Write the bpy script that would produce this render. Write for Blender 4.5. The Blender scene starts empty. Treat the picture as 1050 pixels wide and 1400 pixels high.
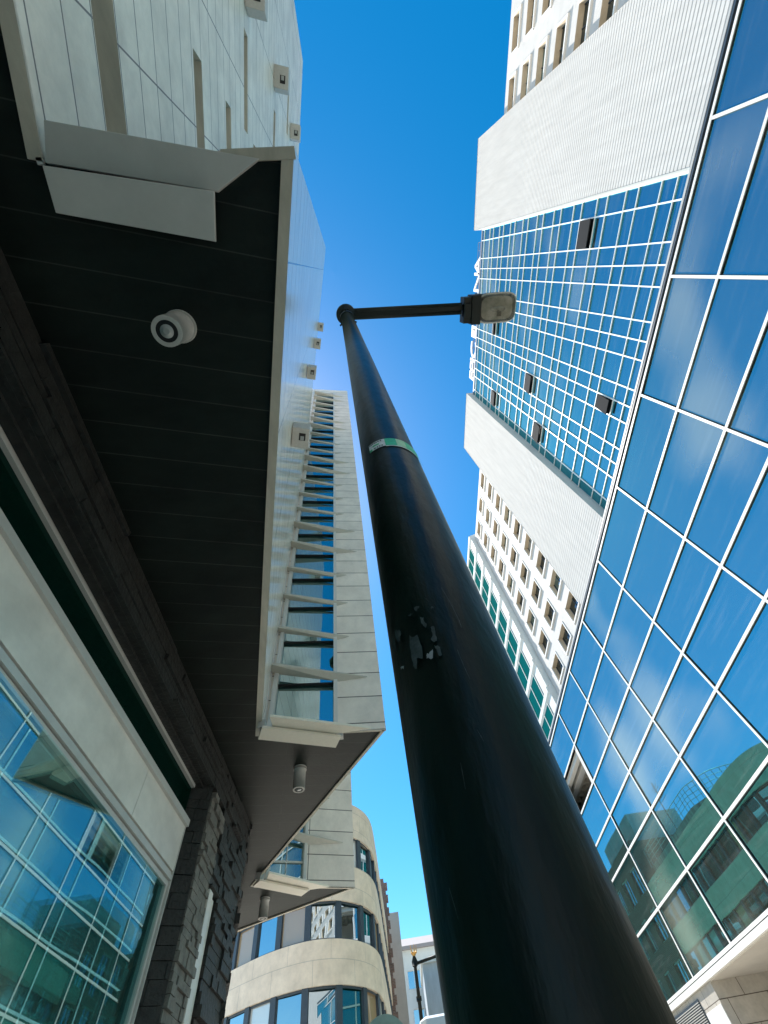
import bpy, bmesh, math, random
from mathutils import Vector, Matrix
random.seed(7)
SC = bpy.context.scene
COL = SC.collection

# ------------------------------------------------------------------ camera
EYE = 1.5
cam_d = bpy.data.cameras.new('camera')
cam_d.sensor_fit = 'HORIZONTAL'; cam_d.sensor_width = 36.0
cam_d.lens = 568.29 / 1050 * 36
cam_d.clip_start = 0.05; cam_d.clip_end = 3000
cam = bpy.data.objects.new('camera', cam_d); COL.objects.link(cam)
cam.matrix_world = Matrix(((0.99304, 0.09921, -0.06371, 0), (0.05318, -0.86174, -0.50455, 0),
                           (-0.10496, 0.49765, -0.86102, EYE), (0, 0, 0, 1)))
_m = cam.matrix_world.to_3x3(); _q = _m.to_quaternion(); cam.matrix_world = Matrix.Translation((0, 0, EYE)) @ _q.to_matrix().to_4x4()
SC.camera = cam

# ------------------------------------------------------------------ light
SUN = Vector((-0.30, 0.40, 0.87)).normalized()
elev = math.asin(SUN.z)
W = bpy.data.worlds.new('World'); SC.world = W; W.use_nodes = True
nt = W.node_tree; bg = nt.nodes['Background']
sky = nt.nodes.new('ShaderNodeTexSky'); sky.sky_type = 'NISHITA'; sky.sun_disc = False
sky.sun_elevation = elev; sky.sun_rotation = math.atan2(SUN.x, SUN.y)
sky.dust_density = 0.3; sky.ozone_density = 4.6; sky.air_density = 1.0
hs = nt.nodes.new('ShaderNodeHueSaturation'); hs.inputs['Saturation'].default_value = 1.37
hs.inputs['Hue'].default_value = 0.497; hs.inputs['Value'].default_value = 0.77
nt.links.new(sky.outputs[0], hs.inputs['Color']); 
tn = nt.nodes.new('ShaderNodeMix'); tn.data_type = 'RGBA'; tn.blend_type = 'MULTIPLY'; tn.inputs[0].default_value = 1; tn.inputs[7].default_value = (1.0, 0.835, 0.70, 1)
nt.links.new(hs.outputs[0], tn.inputs[6]); nt.links.new(tn.outputs[2], bg.inputs[0])
bg.inputs[1].default_value = 0.15
sd = bpy.data.lights.new('sun', 'SUN'); sd.energy = 3.1; sd.angle = math.radians(0.5); sd.color = (1, 0.955, 0.89)
so = bpy.data.objects.new('sun', sd); COL.objects.link(so)
so.rotation_euler = SUN.to_track_quat('Z', 'Y').to_euler(); so.location = (0, 0, 80)
SC.view_settings.view_transform = 'Standard'; SC.view_settings.look = 'None'
SC.view_settings.exposure = 1.62; SC.view_settings.gamma = 1.0
SC.render.engine = 'CYCLES'

# ------------------------------------------------------------------ materials
def mat(name, base, rough=0.7, metal=0.0, spec=0.5, noise=0.0, nscale=4.0, bump=0.0, bscale=40.0, coat=0.0, stretch=(1, 1, 1), dark=None, emit=None):
    m = bpy.data.materials.new(name); m.use_nodes = True
    t = m.node_tree; p = t.nodes['Principled BSDF']
    p.inputs['Base Color'].default_value = (*base, 1); p.inputs['Roughness'].default_value = rough
    p.inputs['Metallic'].default_value = metal; p.inputs['Specular IOR Level'].default_value = spec
    p.inputs['Coat Weight'].default_value = coat; p.inputs['Coat Roughness'].default_value = 0.05
    g = t.nodes.new('ShaderNodeNewGeometry')
    mp = t.nodes.new('ShaderNodeMapping'); mp.inputs['Scale'].default_value = stretch
    t.links.new(g.outputs['Position'], mp.inputs['Vector'])
    if noise > 0:
        n = t.nodes.new('ShaderNodeTexNoise'); n.inputs['Scale'].default_value = nscale; n.inputs['Detail'].default_value = 8
        n.inputs['Roughness'].default_value = 0.65
        t.links.new(mp.outputs[0], n.inputs['Vector'])
        r = t.nodes.new('ShaderNodeValToRGB')
        r.color_ramp.elements[0].position = 0.3; r.color_ramp.elements[1].position = 0.7
        d = dark or tuple(c * (1 - noise) for c in base)
        r.color_ramp.elements[0].color = (*d, 1); r.color_ramp.elements[1].color = (*[min(1, c * (1 + noise * .4)) for c in base], 1)
        t.links.new(n.outputs['Fac'], r.inputs[0]); t.links.new(r.outputs[0], p.inputs['Base Color'])
    if bump > 0:
        n2 = t.nodes.new('ShaderNodeTexNoise'); n2.inputs['Scale'].default_value = bscale; n2.inputs['Detail'].default_value = 5
        t.links.new(mp.outputs[0], n2.inputs['Vector'])
        b = t.nodes.new('ShaderNodeBump'); b.inputs['Strength'].default_value = bump; b.inputs['Distance'].default_value = 0.02
        t.links.new(n2.outputs['Fac'], b.inputs['Height']); t.links.new(b.outputs[0], p.inputs['Normal'])
    return m

def panels(name, base, bw, bh, mortar=0.006, joint=None, rough=0.6, offset=0.0, ushift=0.0, vshift=0.0, var=0.06, noise=0.12, nscale=3.0, spec=0.5, vein=(1, 1, 1), bump=0.15, freq=2):
    """stone slabs laid in courses: joints from a brick texture over the surface's own metres"""
    m = bpy.data.materials.new(name); m.use_nodes = True
    t = m.node_tree; p = t.nodes['Principled BSDF']
    p.inputs['Roughness'].default_value = rough; p.inputs['Specular IOR Level'].default_value = spec
    uv = t.nodes.new('ShaderNodeUVMap'); mp = t.nodes.new('ShaderNodeMapping')
    mp.inputs['Location'].default_value = (ushift, vshift, 0)
    t.links.new(uv.outputs[0], mp.inputs[0])
    br = t.nodes.new('ShaderNodeTexBrick'); br.offset = offset; br.offset_frequency = freq
    br.inputs['Scale'].default_value = 1; br.inputs['Brick Width'].default_value = bw; br.inputs['Row Height'].default_value = bh
    br.inputs['Mortar Size'].default_value = mortar; br.inputs['Mortar Smooth'].default_value = 0.1
    j = joint or tuple(c * .25 for c in base)
    br.inputs['Color1'].default_value = (*[min(1, c * (1 + var)) for c in base], 1)
    br.inputs['Color2'].default_value = (*[c * (1 - var) for c in base], 1)
    br.inputs['Mortar'].default_value = (*j, 1)
    t.links.new(mp.outputs[0], br.inputs['Vector'])
    g = t.nodes.new('ShaderNodeNewGeometry'); m2 = t.nodes.new('ShaderNodeMapping'); m2.inputs['Scale'].default_value = vein
    t.links.new(g.outputs['Position'], m2.inputs[0])
    n = t.nodes.new('ShaderNodeTexNoise'); n.inputs['Scale'].default_value = nscale; n.inputs['Detail'].default_value = 9; n.inputs['Roughness'].default_value = .7
    t.links.new(m2.outputs[0], n.inputs['Vector'])
    mr = t.nodes.new('ShaderNodeMapRange'); mr.inputs[1].default_value = .3; mr.inputs[2].default_value = .7
    mr.inputs[3].default_value = 1 - noise * 1.6; mr.inputs[4].default_value = 1 + noise * .4
    t.links.new(n.outputs['Fac'], mr.inputs[0])
    mx = t.nodes.new('ShaderNodeMix'); mx.data_type = 'RGBA'; mx.blend_type = 'MULTIPLY'; mx.inputs[0].default_value = 1
    t.links.new(br.outputs['Color'], mx.inputs[6]); t.links.new(mr.outputs[0], mx.inputs[7])
    t.links.new(mx.outputs[2], p.inputs['Base Color'])
    b = t.nodes.new('ShaderNodeBump'); b.inputs['Strength'].default_value = .6; b.inputs['Distance'].default_value = .01; b.invert = True
    t.links.new(br.outputs['Fac'], b.inputs['Height'])
    b2 = t.nodes.new('ShaderNodeBump'); b2.inputs['Strength'].default_value = bump; b2.inputs['Distance'].default_value = .01
    n3 = t.nodes.new('ShaderNodeTexNoise'); n3.inputs['Scale'].default_value = 30; t.links.new(g.outputs['Position'], n3.inputs['Vector'])
    t.links.new(n3.outputs['Fac'], b2.inputs['Height']); t.links.new(b.outputs[0], b2.inputs['Normal'])
    t.links.new(b2.outputs[0], p.inputs['Normal'])
    return m

def mirror(name, tint, body, fac=0.85, rough=0.01, wave=0.0, wscale=0.4, streak=0.0, glare=0.0):
    """coated curtain-wall glass: a tinted mirror over a dark body, with faint dust streaks"""
    m = bpy.data.materials.new(name); m.use_nodes = True
    t = m.node_tree; t.nodes.remove(t.nodes['Principled BSDF'])
    out = t.nodes['Material Output']
    gl = t.nodes.new('ShaderNodeBsdfGlossy'); gl.inputs['Color'].default_value = (*tint, 1); gl.inputs['Roughness'].default_value = rough
    df = t.nodes.new('ShaderNodeBsdfDiffuse'); df.inputs['Color'].default_value = (*body, 1)
    mx = t.nodes.new('ShaderNodeMixShader'); mx.inputs[0].default_value = fac
    t.links.new(df.outputs[0], mx.inputs[1]); t.links.new(gl.outputs[0], mx.inputs[2])
    last = mx
    g = t.nodes.new('ShaderNodeNewGeometry')
    if glare > 0:  # soft pale glare on the panes, painted in as diffuse patches
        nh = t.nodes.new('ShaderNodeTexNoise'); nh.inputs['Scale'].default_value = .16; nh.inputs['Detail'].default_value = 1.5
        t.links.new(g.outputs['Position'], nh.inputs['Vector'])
        hr = t.nodes.new('ShaderNodeMapRange'); hr.interpolation_type = 'SMOOTHSTEP'; hr.inputs[1].default_value = .5; hr.inputs[2].default_value = .72; hr.inputs[3].default_value = 0; hr.inputs[4].default_value = glare
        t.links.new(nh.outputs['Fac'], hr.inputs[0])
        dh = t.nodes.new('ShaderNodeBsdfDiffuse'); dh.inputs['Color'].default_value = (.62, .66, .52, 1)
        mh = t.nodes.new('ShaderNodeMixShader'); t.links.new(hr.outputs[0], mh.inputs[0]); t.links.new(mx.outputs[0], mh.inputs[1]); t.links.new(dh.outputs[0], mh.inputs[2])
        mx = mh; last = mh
    if wave > 0:
        n = t.nodes.new('ShaderNodeTexNoise'); n.inputs['Scale'].default_value = wscale; n.inputs['Detail'].default_value = 1
        t.links.new(g.outputs['Position'], n.inputs['Vector'])
        b = t.nodes.new('ShaderNodeBump'); b.inputs['Strength'].default_value = 1; b.inputs['Distance'].default_value = wave
        t.links.new(n.outputs['Fac'], b.inputs['Height']); t.links.new(b.outputs[0], gl.inputs['Normal'])
    if streak > 0:
        mp = t.nodes.new('ShaderNodeMapping'); mp.inputs['Rotation'].default_value = (0.7, 0, 0); mp.inputs['Scale'].default_value = (1, .35, 5)
        t.links.new(g.outputs['Position'], mp.inputs[0])
        n = t.nodes.new('ShaderNodeTexNoise'); n.inputs['Scale'].default_value = 1.3; n.inputs['Detail'].default_value = 6
        t.links.new(mp.outputs[0], n.inputs['Vector'])
        mr = t.nodes.new('ShaderNodeMapRange'); mr.inputs[1].default_value = .52; mr.inputs[2].default_value = .8; mr.inputs[3].default_value = 0; mr.inputs[4].default_value = streak
        t.links.new(n.outputs['Fac'], mr.inputs[0])
        d2 = t.nodes.new('ShaderNodeBsdfDiffuse'); d2.inputs['Color'].default_value = (.6, .62, .6, 1)
        m3 = t.nodes.new('ShaderNodeMixShader'); t.links.new(mr.outputs[0], m3.inputs[0])
        t.links.new(mx.outputs[0], m3.inputs[1]); t.links.new(d2.outputs[0], m3.inputs[2]); last = m3
    t.links.new(last.outputs[0], out.inputs['Surface'])
    return m

M = {}
M['limestone'] = panels('limestone', (.84, .79, .70), 1.095, .36, mortar=.007, joint=(.16, .15, .14), rough=.42, offset=0, ushift=0, vshift=-5.31 + .36 * 15, var=.04, noise=.20, nscale=1.6)
M['limestone_face'] = panels('limestone_face', (.83, .77, .69), 3.0, .365, mortar=.007, joint=(.14, .13, .12), rough=.55, vshift=-5.33 + .365 * 15, ushift=.9, var=.05, noise=.13, nscale=3.2, vein=(1, 1, 1))
M['polished'] = panels('polished_limestone', (.84, .80, .72), 1.095, .36, mortar=.005, joint=(.2, .2, .2), rough=.15, vshift=-4.5 + .36 * 13, var=.02, noise=.08, nscale=2, spec=.42, bump=.02)
M['edge_stone'] = mat('edge_stone', (.58, .54, .45), .7, noise=.3, nscale=5, stretch=(1, .3, 1))
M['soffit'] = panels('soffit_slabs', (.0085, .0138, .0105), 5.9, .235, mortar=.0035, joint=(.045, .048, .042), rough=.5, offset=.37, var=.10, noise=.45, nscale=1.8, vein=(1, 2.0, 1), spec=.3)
M['slate'] = mat('slate_stone', (.175, .168, .148), .75, noise=.5, nscale=9, bump=.6, bscale=30)  # lit copy of the slate: street light on the pier in its colour
M['slate_dark'] = mat('dark_slate_stone', (.022, .023, .021), .6, noise=.6, nscale=9, bump=.8, bscale=25)  # shaded copy of the same slate: shade is put into the colour
M['slab'] = mat('white_marble', (.78, .75, .69), .35, noise=.22, nscale=2.0, stretch=(1, 1, 1.5))
M['alu'] = mat('grey_aluminium', (.58, .57, .54), .4, metal=.15, noise=.08, nscale=6)
M['fin'] = mat('sandstone_fin', (.52, .50, .44), .6, noise=.10, nscale=14)
M['plate'] = mat('cream_plate', (.78, .74, .63), .6, noise=.06, nscale=30)
M['frame_white'] = mat('painted_frame', (.62, .62, .60), .5)
M['frame_dark'] = mat('dark_frame', (.045, .065, .085), .45, noise=.2, nscale=5)
M['black'] = mat('black_rubber', (.008, .008, .009), .6)
M['glass_green'] = mirror('green_window_glass', (.62, .80, .82), (.004, .04, .032), .52, .012, wave=.0035, wscale=1.2)
M['glass_shop'] = mirror('shop_window_glass', (.34, .66, .70), (.002, .05, .038), .64, .012, wave=.002, wscale=.9)
M['glass_dark'] = mirror('dark_transom_glass', (.1, .16, .15), (.001, .016, .011), .25, .08)
M['glass_pod'] = mirror('podium_mirror_glass', (.075, .38, .43), (.24, .27, .21), .92, .008, wave=.003, wscale=.45, streak=.05, glare=.30)
M['glass_tower'] = mirror('tower_mirror_glass', (.065, .37, .46), (.10, .27, .26), .92, .03, wave=.004, wscale=.5, streak=.08, glare=.12)
M['glass_hotel'] = mirror('hotel_window_glass', (.45, .55, .6), (.01, .012, .014), .35, .03)
M['glass_office'] = mirror('office_green_glass', (.12, .45, .36), (.0, .075, .052), .22, .03, wave=.01, wscale=.6)
M['glass_curve'] = mirror('ribbon_glass', (.75, .85, .9), (.006, .03, .03), .6, .01, wave=.006, wscale=.5)
M['hotel_blind'] = mirror('hotel_pane_with_blind', (.45, .55, .6), (.30, .28, .24), .25, .03)
M['hotel_deep'] = mirror('hotel_pane_reflective', (.4, .6, .7), (.01, .02, .02), .7, .02)
M['glass_deep'] = mirror('deep_green_glass', (.3, .55, .55), (.004, .03, .026), .35, .01, wave=.006, wscale=.5)
M['blind'] = mirror('pane_with_white_blind', (.8, .88, .9), (.62, .63, .58), .28, .02, wave=.006, wscale=.5)  # white reflection in the glass, painted as a pale pane body
M['curtain'] = mirror('pane_with_tan_curtain', (.7, .7, .7), (.42, .30, .17), .22, .02, wave=.006, wscale=.5)  # beige reflection in the glass, painted as a tan pane body
M['mullion'] = mat('white_mullion', (.84, .83, .79), .45, noise=.05, nscale=3)
M['mullion_side'] = mat('grey_gasket', (.05, .055, .06), .6)
M['rib'] = mat('ribbed_white_render', (.54, .52, .485), .9, spec=.05, noise=.11, nscale=1.1, stretch=(1, 2.2, .25), bump=.2, bscale=60)
M['render'] = panels('white_render', (.55, .525, .485), 3.8, 3.0, mortar=.02, joint=(.55, .52, .47), rough=.8, var=.02, noise=.08, nscale=1.3)
M['reveal'] = mat('beige_reveal', (.56, .46, .33), .8, noise=.15, nscale=3)
M['sill'] = mat('white_sill', (.78, .76, .72), .7)
M['concrete'] = panels('cream_concrete', (.87, .73, .56), 2.1, .9, mortar=.012, joint=(.60, .52, .42), rough=.75, vshift=.02, offset=.4, var=.03, noise=.16, nscale=1.4)
M['streaked'] = mat('streaked_concrete', (.50, .50, .46), .8, noise=.7, nscale=1.2, stretch=(2.6, 2.6, .12), dark=(.14, .15, .15))
M['brick'] = panels('red_brown_brick', (.24, .13, .10), .25, .08, mortar=.012, joint=(.3, .27, .24), rough=.8, offset=.5, var=.2)
M['beige'] = mat('beige_render', (.58, .54, .48), .8, noise=.12, nscale=.8)
M['mint'] = mat('mint_cladding', (.28, .52, .44), .6, noise=.1, nscale=1)
M['palegrey'] = mat('pale_grey_cladding', (.48, .52, .54), .7, noise=.18, nscale=.8, stretch=(2, 2, .5))
M['pale'] = mat('pale_render', (.66, .67, .63), .7, noise=.08, nscale=1)
M['roof_tile'] = mat('roof_edge', (.30, .27, .26), .8)
M['terrace'] = mat('terrace_plaster', (.62, .60, .55), .8)
M['coffer'] = mat('coffered_concrete', (.42, .37, .29), .85, noise=.2, nscale=2)
M['plinth'] = panels('limestone_plinth', (.50, .46, .40), 1.5, .62, mortar=.012, joint=(.12, .10, .08), rough=.7, offset=.45, var=.05, noise=.15, nscale=3)
M['pole'] = mat('dark_green_enamel', (.002, .010, .0068), .38, spec=.2, noise=.5, nscale=9, coat=.02, bump=.25, bscale=22, stretch=(1, 1, .35))
M['pole_top'] = mat('galvanised_steel', (.06, .075, .07), .45, metal=.3, noise=.3, nscale=12)
M['lamp_body'] = mat('lamp_black_iron', (.005, .009, .0075), .5, spec=.25, noise=.3, nscale=20)
M['st_green'] = mat('green_vinyl', (.05, .55, .27), .5, noise=.25, nscale=60)
M['st_white'] = mat('worn_white_vinyl', (.80, .82, .82), .6, noise=.3, nscale=90)
M['st_ink'] = mat('faded_ink', (.05, .09, .08), .6)
M['residue'] = mat('old_paper_residue', (.065, .08, .078), .9, noise=.5, nscale=60, dark=(.02, .03, .03))
M['residue_l'] = mat('pale_paper_residue', (.36, .37, .37), .9, noise=.3, nscale=60)
M['housing'] = mat('grey_housing', (.50, .49, .46), .5, noise=.12, nscale=30)
M['lens'] = mat('frosted_lens', (.35, .36, .35), .15, coat=.5)
M['gold'] = mat('gilded_finial', (.55, .30, .08), .4, metal=.6)
M['asphalt'] = mat('pale_street_stone', (.50, .46, .39), .9, noise=.3, nscale=20, bump=.3, bscale=90)  # unseen street, paled to bounce fill light onto the left building
M['paving'] = panels('pavement_setts', (.58, .53, .45), .10, .10, mortar=.008, joint=(.1, .1, .09), rough=.8, offset=.5, var=.15)  # unseen setts, also lightened for more bounce light
M['paint'] = mat('road_paint', (.75, .75, .72), .7)
M['kerb'] = mat('kerb_stone', (.36, .35, .33), .8, noise=.2, nscale=5)
M['van'] = mat('white_van_paint', (.78, .79, .78), .3, coat=.5)
M['tealsign'] = mat('pale_teal_enamel', (.30, .44, .40), .5, noise=.15, nscale=14)
M['steel'] = mat('blue_grey_steel', (.16, .19, .25), .5)
M['sash'] = mat('dark_sash', (.012, .014, .016), .9, spec=.1)
M['dish'] = mat('antenna_metal', (.12, .12, .12), .5)
M['leaf'] = mat('terrace_leaf', (.05, .10, .03), .7)

# bowl of the street lamp: dusty clear polycarbonate
def bowl_mat():
    m = bpy.data.materials.new('dusty_lamp_bowl'); m.use_nodes = True
    t = m.node_tree; p = t.nodes['Principled BSDF']
    p.inputs['Base Color'].default_value = (.42, .40, .34, 1); p.inputs['Roughness'].default_value = .22
    p.inputs['Transmission Weight'].default_value = .75; p.inputs['IOR'].default_value = 1.15
    n = t.nodes.new('ShaderNodeTexNoise'); n.inputs['Scale'].default_value = 9; n.inputs['Detail'].default_value = 7
    g = t.nodes.new('ShaderNodeNewGeometry'); t.links.new(g.outputs['Position'], n.inputs['Vector'])
    r = t.nodes.new('ShaderNodeValToRGB'); r.color_ramp.elements[0].position = .35; r.color_ramp.elements[1].position = .65
    r.color_ramp.elements[0].color = (.27, .26, .20, 1); r.color_ramp.elements[1].color = (.60, .58, .50, 1)
    t.links.new(n.outputs['Fac'], r.inputs[0]); t.links.new(r.outputs[0], p.inputs['Base Color'])
    return m
M['bowl'] = bowl_mat()

def clear_pane():
    m = bpy.data.materials.new('outer_clear_pane'); m.use_nodes = True
    t = m.node_tree; t.nodes.remove(t.nodes['Principled BSDF'])
    gl = t.nodes.new('ShaderNodeBsdfGlossy'); gl.inputs['Color'].default_value = (.62, .9, .85, 1); gl.inputs['Roughness'].default_value = .01
    tr = t.nodes.new('ShaderNodeBsdfTransparent'); tr.inputs['Color'].default_value = (.80, .93, .92, 1)
    mx = t.nodes.new('ShaderNodeMixShader'); mx.inputs[0].default_value = .27
    t.links.new(tr.outputs[0], mx.inputs[1]); t.links.new(gl.outputs[0], mx.inputs[2]); t.links.new(mx.outputs[0], t.nodes['Material Output'].inputs['Surface'])
    return m
M['outer_pane'] = clear_pane()

# ------------------------------------------------------------------ mesh helpers
class MB:
    def __init__(s): s.v = []; s.f = []; s.uv = []; s.mi = []; s.cur = 0; s.smooth = set()
    def face(s, pts, uv=None, sm=False):
        i = len(s.v); pts = [Vector(p) for p in pts]; s.v += pts
        n = len(pts)
        if uv is None:
            nr = Vector((0, 0, 0))
            for k in range(n): nr += pts[k].cross(pts[(k + 1) % n])
            if nr.length > 0: nr.normalize()
            if abs(nr.z) > .8: uv = [(p.y, p.x) for p in pts]
            else:
                u = Vector((-nr.y, nr.x, 0)); u.normalize()
                if abs(u.y) > abs(u.x):
                    if u.y < 0: u = -u
                elif u.x < 0: u = -u
                uv = [(p.dot(u), p.z) for p in pts]
        if sm: s.smooth.add(len(s.f))
        s.f.append(tuple(range(i, i + n))); s.uv.append(uv); s.mi.append(s.cur)
    def hexa(s, a, b, c, d, e, f, g, h, skip=()):
        """bottom a b c d (ccw from above), top e f g h"""
        fs = [(d, c, b, a), (e, f, g, h), (a, b, f, e), (b, c, g, f), (c, d, h, g), (d, a, e, h)]
        for k, q in enumerate(fs):
            if k not in skip: s.face(q)
    def box(s, x0, x1, y0, y1, z0, z1):
        if x0 > x1: x0, x1 = x1, x0
        if y0 > y1: y0, y1 = y1, y0
        if z0 > z1: z0, z1 = z1, z0
        s.hexa((x0, y0, z0), (x1, y0, z0), (x1, y1, z0), (x0, y1, z0), (x0, y0, z1), (x1, y0, z1), (x1, y1, z1), (x0, y1, z1))
    def obox(s, P, u0, u1, z0, z1, d0, d1):
        """box on plane P: u along, z up, d outwards"""
        q = lambda u, d, z: P.at(u, z, d)
        A = [q(u0, d0, z0), q(u1, d0, z0), q(u1, d1, z0), q(u0, d1, z0)]
        B = [q(u0, d0, z1), q(u1, d0, z1), q(u1, d1, z1), q(u0, d1, z1)]
        cr = (A[1] - A[0]).cross(A[3] - A[0]).z
        if cr < 0: A.reverse(); B.reverse()
        s.hexa(*A, *B)
    def prism(s, poly, z0, z1, sides=True, bottom=True, top=True):
        n = len(poly)
        ar = sum(poly[k][0] * poly[(k + 1) % n][1] - poly[(k + 1) % n][0] * poly[k][1] for k in range(n))
        if ar < 0: poly = list(reversed(poly))
        if bottom: s.face([(p[0], p[1], z0) for p in reversed(poly)])
        if top: s.face([(p[0], p[1], z1) for p in poly])
        if sides:
            for k in range(n):
                a, b = poly[k], poly[(k + 1) % n]
                s.face([(*a[:2], z0), (*b[:2], z0), (*b[:2], z1), (*a[:2], z1)])
    def tube(s, pts, r, seg=12, cap=True, sm=True):
        """round bar along points; r number or list"""
        pts = [Vector(p) for p in pts]; R = r if isinstance(r, (list, tuple)) else [r] * len(pts)
        rings = []
        for k, p in enumerate(pts):
            d = (pts[min(k + 1, len(pts) - 1)] - pts[max(k - 1, 0)]).normalized()
            a = Vector((0, 0, 1)) if abs(d.z) < .9 else Vector((1, 0, 0))
            x = d.cross(a).normalized(); y = d.cross(x).normalized()
            rings.append([p + (x * math.cos(2 * math.pi * j / seg) + y * math.sin(2 * math.pi * j / seg)) * R[k] for j in range(seg)])
        for k in range(len(pts) - 1):
            for j in range(seg):
                j2 = (j + 1) % seg
                s.face([rings[k][j2], rings[k][j], rings[k + 1][j], rings[k + 1][j2]][::-1], sm=sm)
        if cap:
            s.face(rings[0]); s.face(rings[-1][::-1])
    def build(s, name, material, parent=None, bevel=0.0, loc=None):
        me = bpy.data.meshes.new(name)
        org = Vector(loc) if loc is not None else Vector((0, 0, 0))
        me.from_pydata([tuple(v - org) for v in s.v], [], s.f)
        ul = me.uv_layers.new(name='UVMap'); k = 0
        for fi, u in enumerate(s.uv):
            for q in u: ul.data[k].uv = q; k += 1
        mats = material if isinstance(material, list) else [material]
        for m in mats: me.materials.append(m)
        for fi, p in enumerate(me.polygons):
            p.material_index = s.mi[fi]; p.use_smooth = fi in s.smooth
        if s.smooth or bevel:
            bm = bmesh.new(); bm.from_mesh(me); bmesh.ops.remove_doubles(bm, verts=bm.verts, dist=1e-5); bm.to_mesh(me); bm.free()
        o = bpy.data.objects.new(name, me); COL.objects.link(o)
        o.location = org
        if parent is not None:
            o.parent = parent; o.location = org - (Vector(parent['_o']) if parent.type == 'EMPTY' else Vector(parent.get('_o', (0, 0, 0))))
        o['_o'] = tuple(org)
        if bevel:
            b = o.modifiers.new('bevel', 'BEVEL'); b.width = bevel; b.segments = 2; b.limit_method = 'ANGLE'
        return o

def thing(name, loc, label, cat, group=None):
    e = bpy.data.objects.new(name, None); COL.objects.link(e); e.location = loc; e['_o'] = tuple(loc)
    e.empty_display_size = .3
    return tag(e, label, cat, group)
def tag(o, label, cat, group=None):
    o['label'] = label; o['category'] = cat
    if group: o['group'] = group
    return o
def struct(o): o['kind'] = 'structure'; return o

class Plane:
    """vertical plane through plan points a -> b; u metres from a, d metres outwards"""
    def __init__(s, a, b, out):
        s.a = Vector((a[0], a[1], 0)); s.b = Vector((b[0], b[1], 0)); s.u = (s.b - s.a).normalized(); s.L = (s.b - s.a).length
        n = Vector((-s.u.y, s.u.x, 0)); s.n = n if n.dot(Vector((out[0], out[1], 0))) > 0 else -n
    def at(s, u, z, d=0.0):
        p = s.a + s.u * u + s.n * d; return Vector((p.x, p.y, z))

def wall_with_holes(mb, P, u0, u1, z0, z1, holes, depth, d=0.0, mat_rev=None):
    """holes: list (ua,ub,za,zb); wall front at d, reveals go back by depth"""
    us = sorted(set([u0, u1] + [h[0] for h in holes] + [h[1] for h in holes]))
    zs = sorted(set([z0, z1] + [h[2] for h in holes] + [h[3] for h in holes]))
    us = [u for u in us if u0 <= u <= u1]; zs = [z for z in zs if z0 <= z <= z1]
    flip = P.u.cross(Vector((0, 0, 1))).dot(P.n) < 0
    def q(pts): mb.face(pts[::-1] if flip else pts)
    for i in range(len(us) - 1):
        run = None
        for j in range(len(zs) - 1):
            cu = (us[i] + us[i + 1]) / 2; cz = (zs[j] + zs[j + 1]) / 2
            if any(h[0] < cu < h[1] and h[2] < cz < h[3] for h in holes): continue
            q([P.at(us[i], zs[j], d), P.at(us[i + 1], zs[j], d), P.at(us[i + 1], zs[j + 1], d), P.at(us[i], zs[j + 1], d)])
    old = mb.cur
    if mat_rev is not None: mb.cur = mat_rev
    for (a, b, c, e) in holes:
        a, b = max(a, u0), min(b, u1)
        D = d - depth
        mb.face([P.at(a, e, d), P.at(b, e, d), P.at(b, e, D), P.at(a, e, D)])
        mb.face([P.at(a, c, d), P.at(b, c, d), P.at(b, c, D), P.at(a, c, D)][::-1])
        mb.face([P.at(a, c, d), P.at(a, e, d), P.at(a, e, D), P.at(a, c, D)])
        mb.face([P.at(b, c, d), P.at(b, e, d), P.at(b, e, D), P.at(b, c, D)][::-1])
    mb.cur = old

def quad(mb, P, u0, u1, z0, z1, d):
    mb.face([P.at(u0, z0, d), P.at(u1, z0, d), P.at(u1, z1, d), P.at(u0, z1, d)])

# =================================================================== GROUND
g = MB(); S = 700
g.face([(-S, -S, 0), (S, -S, 0), (S, S, 0), (-S, S, 0)]); struct(g.build('ground', M['asphalt']))
g = MB(); g.box(-2.2, 1.9, -30, 60, -.2, .12); struct(g.build('pavement', M['paving']))
g = MB(); g.box(1.9, 2.06, -30, 60, -.2, .125); struct(g.build('kerb', M['kerb']))
g = MB(); g.box(9.0, 9.16, -30, 60, -.2, .125); struct(g.build('kerb', M['kerb']))
g = MB(); g.box(9.16, 30, -30, 60, -.2, .12); struct(g.build('pavement', M['paving']))
g = MB()
for k in range(14): g.box(5.4, 5.52, -28 + k * 6, -25 + k * 6, -.1, .004)
struct(g.build('road_marking', M['paint']))

# =================================================================== LEFT BUILDING (sawtooth limestone block)
h = 3.0
def H(p): return (p[0] * h, p[1] * h)
ZS = EYE + h                       # underside of the overhang
p0o = H((-.103, -1.99)); p0i = H((-.488, -.194))
c1 = H((-.048, -.201)); vi = H((-.454, 1.53))
v2 = H((.028, 1.593)); v2i = H((-.762, 2.839))
v3 = H((-.228, 3.064)); v3i = H((-1.052, 3.463))
pm = H((-.60, -1.93)); pmo = H((-.22, -3.7)); end = H((-2.6, 3.75))
TOP = {'v0': EYE + 6.42 * h, 'v1': EYE + 4.6 * h, 'v2': EYE + 6.5 * h, 'v3': EYE + 6.5 * h}
LB = thing('office_building', (-1.86, 0, 0), 'pale limestone office block with sawtooth bays over a black stone overhang, filling the left side', 'building')

# overhang underside
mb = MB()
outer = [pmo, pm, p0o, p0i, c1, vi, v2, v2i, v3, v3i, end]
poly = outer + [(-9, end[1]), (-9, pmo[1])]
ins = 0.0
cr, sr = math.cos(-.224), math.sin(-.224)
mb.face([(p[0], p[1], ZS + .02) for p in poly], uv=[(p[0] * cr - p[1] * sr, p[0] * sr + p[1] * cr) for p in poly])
sof = mb.build('soffit', M['soffit'], LB)

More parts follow.
